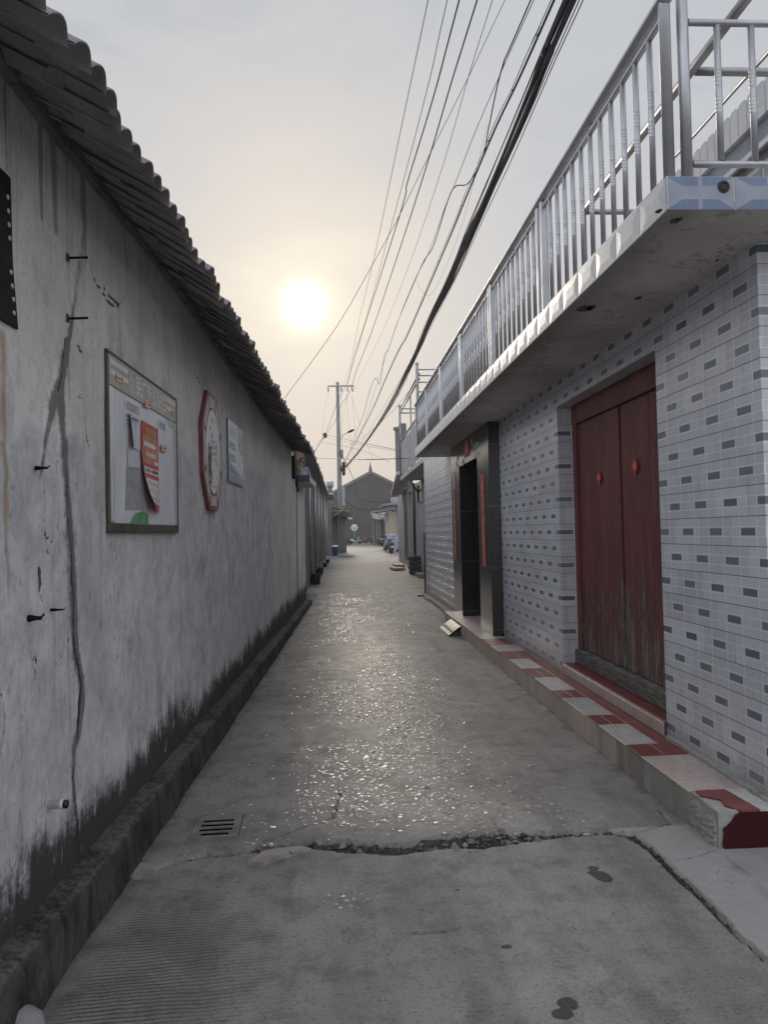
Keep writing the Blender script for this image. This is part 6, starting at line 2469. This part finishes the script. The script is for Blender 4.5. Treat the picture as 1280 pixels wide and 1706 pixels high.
# cable knot and cross cables at the far end
kn = at_depth(*J, 66)
a = MB()
secs = [(-.3, 0, .05, .06), (-.15, .02, .17, .2), (.0, .03, .2, .26), (.15, -.02, .13, .18), (.3, 0, .04, .05)]
a.loft(secs, M['black_pl'], 10, 2.0)
o = a.build('cable_knot')
o.location = tuple(kn)
tag(o, 'dark knot of joined cables hanging left of the pole', 'cable knot')
XG = 'cross cables at the far end of the lane'
kw = dict(cat='cable', name='cross_cable', group=XG)
wire([J, (533, 737), (527, 747), (519, 760)], 66, 48, .05, 'thick cable from the knot down to the left roofs', False, **kw)
wire([J, (527, 740), (512, 752)], 66, 48, .012, 'thin cable from the knot to the left roofs', False, **kw)
wire([(545, 725), (590, 735), (640, 745), (693, 756)], 66, 27.5, .014, 'upper dark cable from the knot across to the second balcony', False, **kw)
wire([(545, 729), (585, 738), (640, 748), (700, 757)], 66, 27.5, .010, 'lower dark cable from the knot across to the second balcony', False, **kw)
wire([(526, 764), (570, 764.5), (620, 765.5), (690, 763)], 46, 27.5, .011, 'level cable crossing the lane from roof to balcony', False, **kw)
wire([(536, 737), (575, 744), (615, 755), (650, 770)], 60, 34, .008, 'sagging thin cable under the cable knot', False, **kw)
wire([(575, 745), (600, 733), (625, 712), (650, 690), (683, 650)], 61, 30, .008, 'thin rising cable from the pole to the right roofs', False, **kw)
wire([(571, 760), (590, 800), (600, 830), (620, 836), (655, 836)], 61, 60, .02, 'dark cable drooping in front of the gable', False, **kw)
wire([(572, 830), (590, 845), (615, 852), (640, 858)], 61, 62, .02, 'lower cable drooping in front of the gable', False, **kw)
for k, (x0, y0, x1, y1) in enumerate(((547, 656, 538, 722), (579, 656, 563, 775), (587, 658, 600, 770), (578, 656, 590, 772), (569, 656, 573, 774), (586, 660, 622, 768))):
    wire([(x0, y0), ((x0 + x1) / 2 - 2, (y0 + y1) / 2), (x1, y1)], 61.7, 63.5, .006, ['faint wire from the left insulator toward the knot', 'faint wire dropping left behind the pole', 'faint wire dropping right of the pole toward the bundle',
         'faint wire dropping close to the lamp', 'faint wire dropping along the pole', 'faint slack wire spreading right below the crossarm'][k], False, **kw)
wire([(693, 763), (684, 790), (687, 806), (700, 824)], 27.3, 29.0, .035, 'thick black cable looping under the second balcony', False, **kw)

# ------------------------------------------------------------------ far end: gable house, sheds, vehicles
gh = thing('gable_house', 'large dark grey gable end house closing the lane', 'house', (at_depth(620, 900, 120)[0], 120, 0))
gx = at_depth(620, 900, 120)[0]
apz = at_depth(620, 789, 120)[2]
half = 8.2
evz = apz - half * .52
a = MB()
a.prism([(-half, 0), (half, 0), (half, evz), (0, apz), (-half, evz)], 0, 14, M['gable'], 'y')
a.build('wall', gh)
a = MB()
for sg_ in (-1, 1):
    pts = [(0, apz + .02), (sg_ * (half + .3), evz - .13), (sg_ * (half + .3), evz + .30), (0, apz + .47)]
    a.prism(pts if sg_ > 0 else pts[::-1], -.25, 14.2, M['verge'], 'y')
a.build('roof', gh)
a = MB()
a.lathe([(.28, 0), (.22, .3), (.10, .9), (.02, 1.5)], M['gable'], (0, .1, apz + .4), 8)
a.build('finial', gh)
for z_ in (evz * .42, evz * .80):
    a = MB()
    a.box(-half + .01, half - .01, -.06, -.002, z_, z_ + .18, M['gable'])
    a.build('string_course', gh)
sp_ = at_depth(590.5, 879, 112)
o = thing('round_sign', 'pale round sign on a thin post before the gable house', 'sign', (sp_[0], 112, 0))
a = MB()
a.lathe([(.47, 0), (.50, -.02), (.50, -.05), (.47, -.06)], M['white_face'], (0, 0, sp_[2]), 24, 'y')
a.build('disc', o)
a = MB()
a.lathe([(.20, -.061), (.20, -.068)], M['ink_grey'], (0, 0, sp_[2]), 16, 'y')
a.lathe([(.15, -.0685), (.15, -.072)], M['white_face'], (0, 0, sp_[2]), 16, 'y')
a.build('emblem', o)
a = MB()
a.tube([(0, .03, 0), (0, .03, sp_[2])], .04, M['steel_old'], 8)
a.build('post', o)

# low sheds and cream house on the right far side
x0 = at_depth(621, 880, 95)[0]
ls = thing('tin_roof_shed', 'low shed with ragged tin roof and pale posts at the far right', 'shed', (x0, 95, 0))
SHW = at_depth(652, 880, 95)[0] - x0
a = MB()
a.box(.3, SHW + 2, 2.0, 6, 0, at_depth(630, 866, 95)[2], M['gable'])
a.build('wall', ls)
zr0 = at_depth(620, 866, 95)[2]
a = MB()
for k in range(12):
    xa = k * SHW / 11
    h_ = random.uniform(-.1, .15)
    a.hexa([(xa, -.8, zr0 + .1 * k * .2 + h_), (xa + SHW / 11 + .1, -.8, zr0 + .1 * k * .2 + h_), (xa + SHW / 11 + .1, 5, zr0 + 1.0 + h_), (xa, 5, zr0 + 1.0 + h_),
            (xa, -.8, zr0 + .1 * k * .2 + .08 + h_), (xa + SHW / 11 + .1, -.8, zr0 + .1 * k * .2 + .08 + h_), (xa + SHW / 11 + .1, 5, zr0 + 1.1 + h_), (xa, 5, zr0 + 1.1 + h_)], M['rooftile'] if k % 4 else M['greywall'])
a.build('tin_roof', ls)
for px in (622, 627.5, 632):
    xx = at_depth(px, 880, 95)[0] - x0
    a = MB()
    a.box(xx - .09, xx + .09, -.3, -.1, 0, zr0 + .1, M['greywall'], .01)
    a.build('post', ls)
x0 = at_depth(648, 880, 76)[0]
ch = thing('cream_house', 'small cream coloured house with a ragged tiled roof at the far right', 'house', (x0, 76, 0))
zt_ = at_depth(650, 853, 76)[2]
a = MB()
a.box(0, 4, 0, 6, 0, zt_, M['creamwall'])
a.build('wall', ch)
a = MB()
for k in range(10):
    a.prism([(-1.3 + k * .5, zt_ + .02 + k * .06), (-1.3 + k * .5 + .54, zt_ + .06 + k * .06), (-1.3 + k * .5 + .54, zt_ + .2 + k * .06), (-1.3 + k * .5, zt_ + .14 + k * .06)], -.6, 6, M['rooftile'], 'y')
a.build('roof', ch)
a = MB()
a.box(-.42, -.02, .3, .5, zt_ - .85, zt_ - .25, M['palewall'], .02)
a.build('box_sign', ch)
tkp = at_depth(658, 834, 66)
a = MB()
a.box(-.33, .33, -.3, .3, 0, .62, M['tank'], .04)
o = a.build('water_tank')
o.location = (tkp[0], 66, at_depth(658, 841, 66)[2])
tag(o, 'square pale water tank above the cream house on the right', 'water tank')
bw_ = at_depth(668, 900, 50)[0]
a = MB()
a.box(at_depth(664, 900, 62)[0], 9, 62, 64, 0, at_depth(664, 843, 62)[2], M['palewall'])
o = a.build('white_wall')
tag(o, 'plain pale wall end beside the cream house', 'wall')
a = MB()
tk_z = at_depth(664, 842, 62)[2]
a.prism([(-2.2, -.02), (1.5, .25), (1.5, .4), (-2.2, .14)], 0, 5.5, M['rooftile'], 'y')
o = a.build('tile_canopy')
o.location = (at_depth(664, 842, 62)[0] + .9, 61.6, tk_z)
tag(o, 'ragged dark tiled canopy under the square water tank', 'canopy')


def wheel(parent, y, r=.24, w_=.10, x=0.0, nm='wheel'):
    a_ = MB()
    a_.lathe([(r * .62, -w_ / 2), (r * .9, -w_ / 2), (r, -w_ * .25), (r, w_ * .25), (r * .9, w_ / 2), (r * .62, w_ / 2)], M['tyre'], (0, 0, 0), 20, 'x')
    o_ = a_.build(nm, parent)
    o_.location = (x, y, r)
    b_ = MB()
    b_.lathe([(.03, -w_ * .4), (r * .3, -w_ * .35), (r * .63, -w_ * .3), (r * .63, w_ * .3), (r * .3, w_ * .35), (.03, w_ * .4)], M['steel_old'], (0, 0, 0), 14, 'x')
    b_.build('rim', o_)
    return o_


def scooter(loc, rz, body, lab, group=None):
    """faces local +y"""
    s = thing('scooter', lab, 'scooter', loc, rz, group)
    wheel(s, .64)
    wheel(s, -.62, .24, .12)
    a_ = MB()
    a_.loft([(-.92, .72, .07, .05), (-.86, .68, .14, .10), (-.6, .62, .17, .16), (-.3, .52, .18, .22), (-.1, .36, .17, .10), (.15, .30, .16, .07), (.38, .33, .16, .08)], body)
    a_.build('body', s)
    a_ = MB()
    a_.loft([(.36, .30, .14, .05), (.42, .55, .20, .24), (.47, .78, .17, .18), (.50, .95, .12, .10), (.52, 1.03, .08, .04)], body)
    a_.build('front_shield', s)
    a_ = MB()
    a_.loft([(.48, .45, .09, .03), (.62, .52, .10, .04), (.85, .47, .09, .04), (.93, .40, .06, .03)], body)
    a_.build('front_mudguard', s)
    a_ = MB()
    a_.loft([(-.88, .80, .10, .03), (-.55, .80, .15, .05), (-.2, .76, .14, .05), (-.02, .72, .08, .03)], M['black_pl'])
    a_.build('seat', s)
    a_ = MB()
    a_.tube([(-.34, .36, 1.06), (-.2, .44, 1.05), (0, .48, 1.02), (.2, .44, 1.05), (.34, .36, 1.06)], .02, M['black_pl'], 8)
    a_.build('handlebar', s)
    for sg_ in (-1, 1):
        a_ = MB()
        a_.tube([(sg_ * .2, .44, 1.05), (sg_ * .28, .46, 1.22)], .008, M['black_pl'], 6)
        a_.lathe([(.02, .45), (.06, .455), (.06, .47), (.02, .475)], M['black_pl'], (sg_ * .30, 0, 1.26), 12, 'y')
        a_.build('mirror', s)
    a_ = MB()
    a_.lathe([(.02, .585), (.07, .57), (.09, .52)], M['alu'], (0, 0, .88), 14, 'y')
    a_.build('headlight', s)
    a_ = MB()
    a_.box(-.05, .05, -.955, -.915, .67, .71, M['lamp_red'], .01)
    a_.build('tail_light', s)
    a_ = MB()
    a_.box(-.11, .11, -.965, -.955, .44, .58, M['plastic_white'], .004)
    a_.build('number_plate', s)
    a_ = MB()
    a_.loft([(-.95, .40, .10, .16), (-.90, .42, .11, .18), (-.80, .45, .11, .12)], M['black_pl'])
    a_.build('rear_mudguard', s)
    a_ = MB()
    a_.tube([(.12, -.1, .25), (.17, -.05, .03)], .015, M['steel_old'], 6)
    a_.build('stand', s)
    return s


q_ = on_ground(652.5, 922.5)
scooter((q_[0], q_[1] + .6, 0), .05, M['scooter_dark'], 'dark scooter seen from behind beside the lilac covered vehicle')
q_ = on_ground(593, 907)
scooter((q_[0], 108, 0), -math.pi / 2 + .15, M['scooter_white'], 'white scooter parked sideways before the gable house')
p_ = at_depth(580, 900, 100)
scooter((p_[0], 100, 0), -.3, M['scooter_dark'], 'dark scooter behind the round column at the far left')

p_ = at_depth(641.5, 900, 84)
scooter((p_[0], 84, 0), math.pi + .5, M['scooter_dark'], 'dark scooter nosed up to the tin roof shed just left of the lilac cover')
# covered vehicle
q_ = on_ground(652, 917)
cv = thing('covered_tricycle', 'vehicle under a lilac cloth cover beside the dark scooter', 'covered vehicle', (at_depth(653, 905, 62)[0], 62, 0))
a = MB()
nx_, ny_ = 22, 18
vs = []
for i in range(nx_ + 1):
    for j in range(ny_ + 1):
        u, v = -1 + 2 * i / nx_, -1 + 2 * j / ny_
        rr = max(abs(u), abs(v))
        top = 1.42 - .18 * u * u - .14 * v * v + .05 * math.sin(u * 5 + v * 3)
        z = top if rr < .78 else top - (rr - .78) / .22 * (top - .28 - .12 * math.sin(7 * u + 5 * v))
        fl = 1 + .08 * max(0, rr - .78) / .22 * math.sin(14 * math.atan2(v, u))
        vs.append((u * .62 * fl, v * .95 * fl, z))
a.add(vs, [(i * (ny_ + 1) + j, (i + 1) * (ny_ + 1) + j, (i + 1) * (ny_ + 1) + j + 1, i * (ny_ + 1) + j + 1) for i in range(nx_) for j in range(ny_)], M['lilac'], True)
a.build('cloth_cover', cv)
for x_, y_ in ((-.45, .5), (.45, .5), (0, -.7)):
    wheel(cv, y_, .25, .1, x_)
a = MB()
p0_, p1_, p2_ = at_depth(637.5, 917, 60.5), at_depth(645, 905, 60.5), at_depth(648, 916, 60.5)
a.add([(p[0] - cv.location[0], p[1] - 62, p[2]) for p in (p0_, p1_, p2_)] + [(p[0] - cv.location[0], p[1] - 61.9, p[2]) for p in (p0_, p1_, p2_)], [(0, 2, 1), (3, 4, 5), (0, 1, 4, 3), (1, 2, 5, 4), (2, 0, 3, 5)], M['black_pl'])
a.build('mud_flap', cv)

# red cargo tricycle
q_ = on_ground(618, 906.5)
rt = thing('cargo_tricycle', 'red cargo tricycle parked before the gable house', 'tricycle', (at_depth(618, 900, 106)[0], 106, 0), math.pi + .35)
wheel(rt, .95, .27, .08)
wheel(rt, -.75, .27, .1, -.45)
wheel(rt, -.75, .27, .1, .45)
a = MB()
a.box(-.55, .55, -1.35, -.15, .48, .54, M['redpaint'], .01)
for x0_, x1_, y0_, y1_ in ((-.55, -.52, -1.35, -.15), (.52, .55, -1.35, -.15), (-.52, .52, -1.35, -1.32), (-.52, .52, -.18, -.15)):
    a.box(x0_, x1_, y0_, y1_, .541, .92, M['redpaint'], .01)
a.build('cargo_bed', rt)
a = MB()
a.loft([(.2, .5, .12, .08), (.5, .6, .15, .16), (.75, .85, .20, .22), (.9, 1.0, .14, .12), (.98, .95, .06, .05)], M['redpaint'])
a.build('front_fairing', rt)
a = MB()
a.loft([(-.14, .80, .16, .05), (.1, .82, .16, .06), (.35, .76, .1, .04)], M['black_pl'])
a.box(-.12, .12, -.1, .3, .5, .78, M['redpaint'], .02)
a.build('seat', rt)
a = MB()
a.tube([(-.38, .6, 1.12), (-.15, .72, 1.1), (.15, .72, 1.1), (.38, .6, 1.12)], .02, M['black_pl'], 8)
a.tube([(0, .74, 1.08), (0, .95, .3)], .025, M['black_pl'], 8)
a.build('handlebar', rt)
a = MB()
a.lathe([(.03, 1.02), (.09, 1.0), (.10, .94)], M['alu'], (0, 0, .92), 12, 'y')
a.build('headlight', rt)
# dark motorbike beside it
p_ = at_depth(632, 900, 90)
scooter((p_[0], 90, 0), math.pi - .3, M['scooter_dark'], 'dark scooter facing the lane between the red tricycle and the covered vehicle')

# ------------------------------------------------------------------ hazy air over the whole lane
hz = MB()
hz.box(-70, 70, -12, 150, -1.2, 32, M['black'])
ho = hz.build('haze')
ho.data.materials.clear()
hm = bpy.data.materials.new('hazy_air')
hm.use_nodes = True
hm.node_tree.nodes.clear()
H = NT(hm.node_tree)
pvn = H.n('ShaderNodeVolumePrincipled', {'Color': (0.92, 0.92, 0.93), 'Density': 0.0009, 'Anisotropy': 0.45})
hout = H.n('ShaderNodeOutputMaterial', {'Volume': pvn.outputs[0]})
ho.data.materials.append(hm)
tag(ho, 'pale hazy air filling the lane', 'haze', kind='stuff')
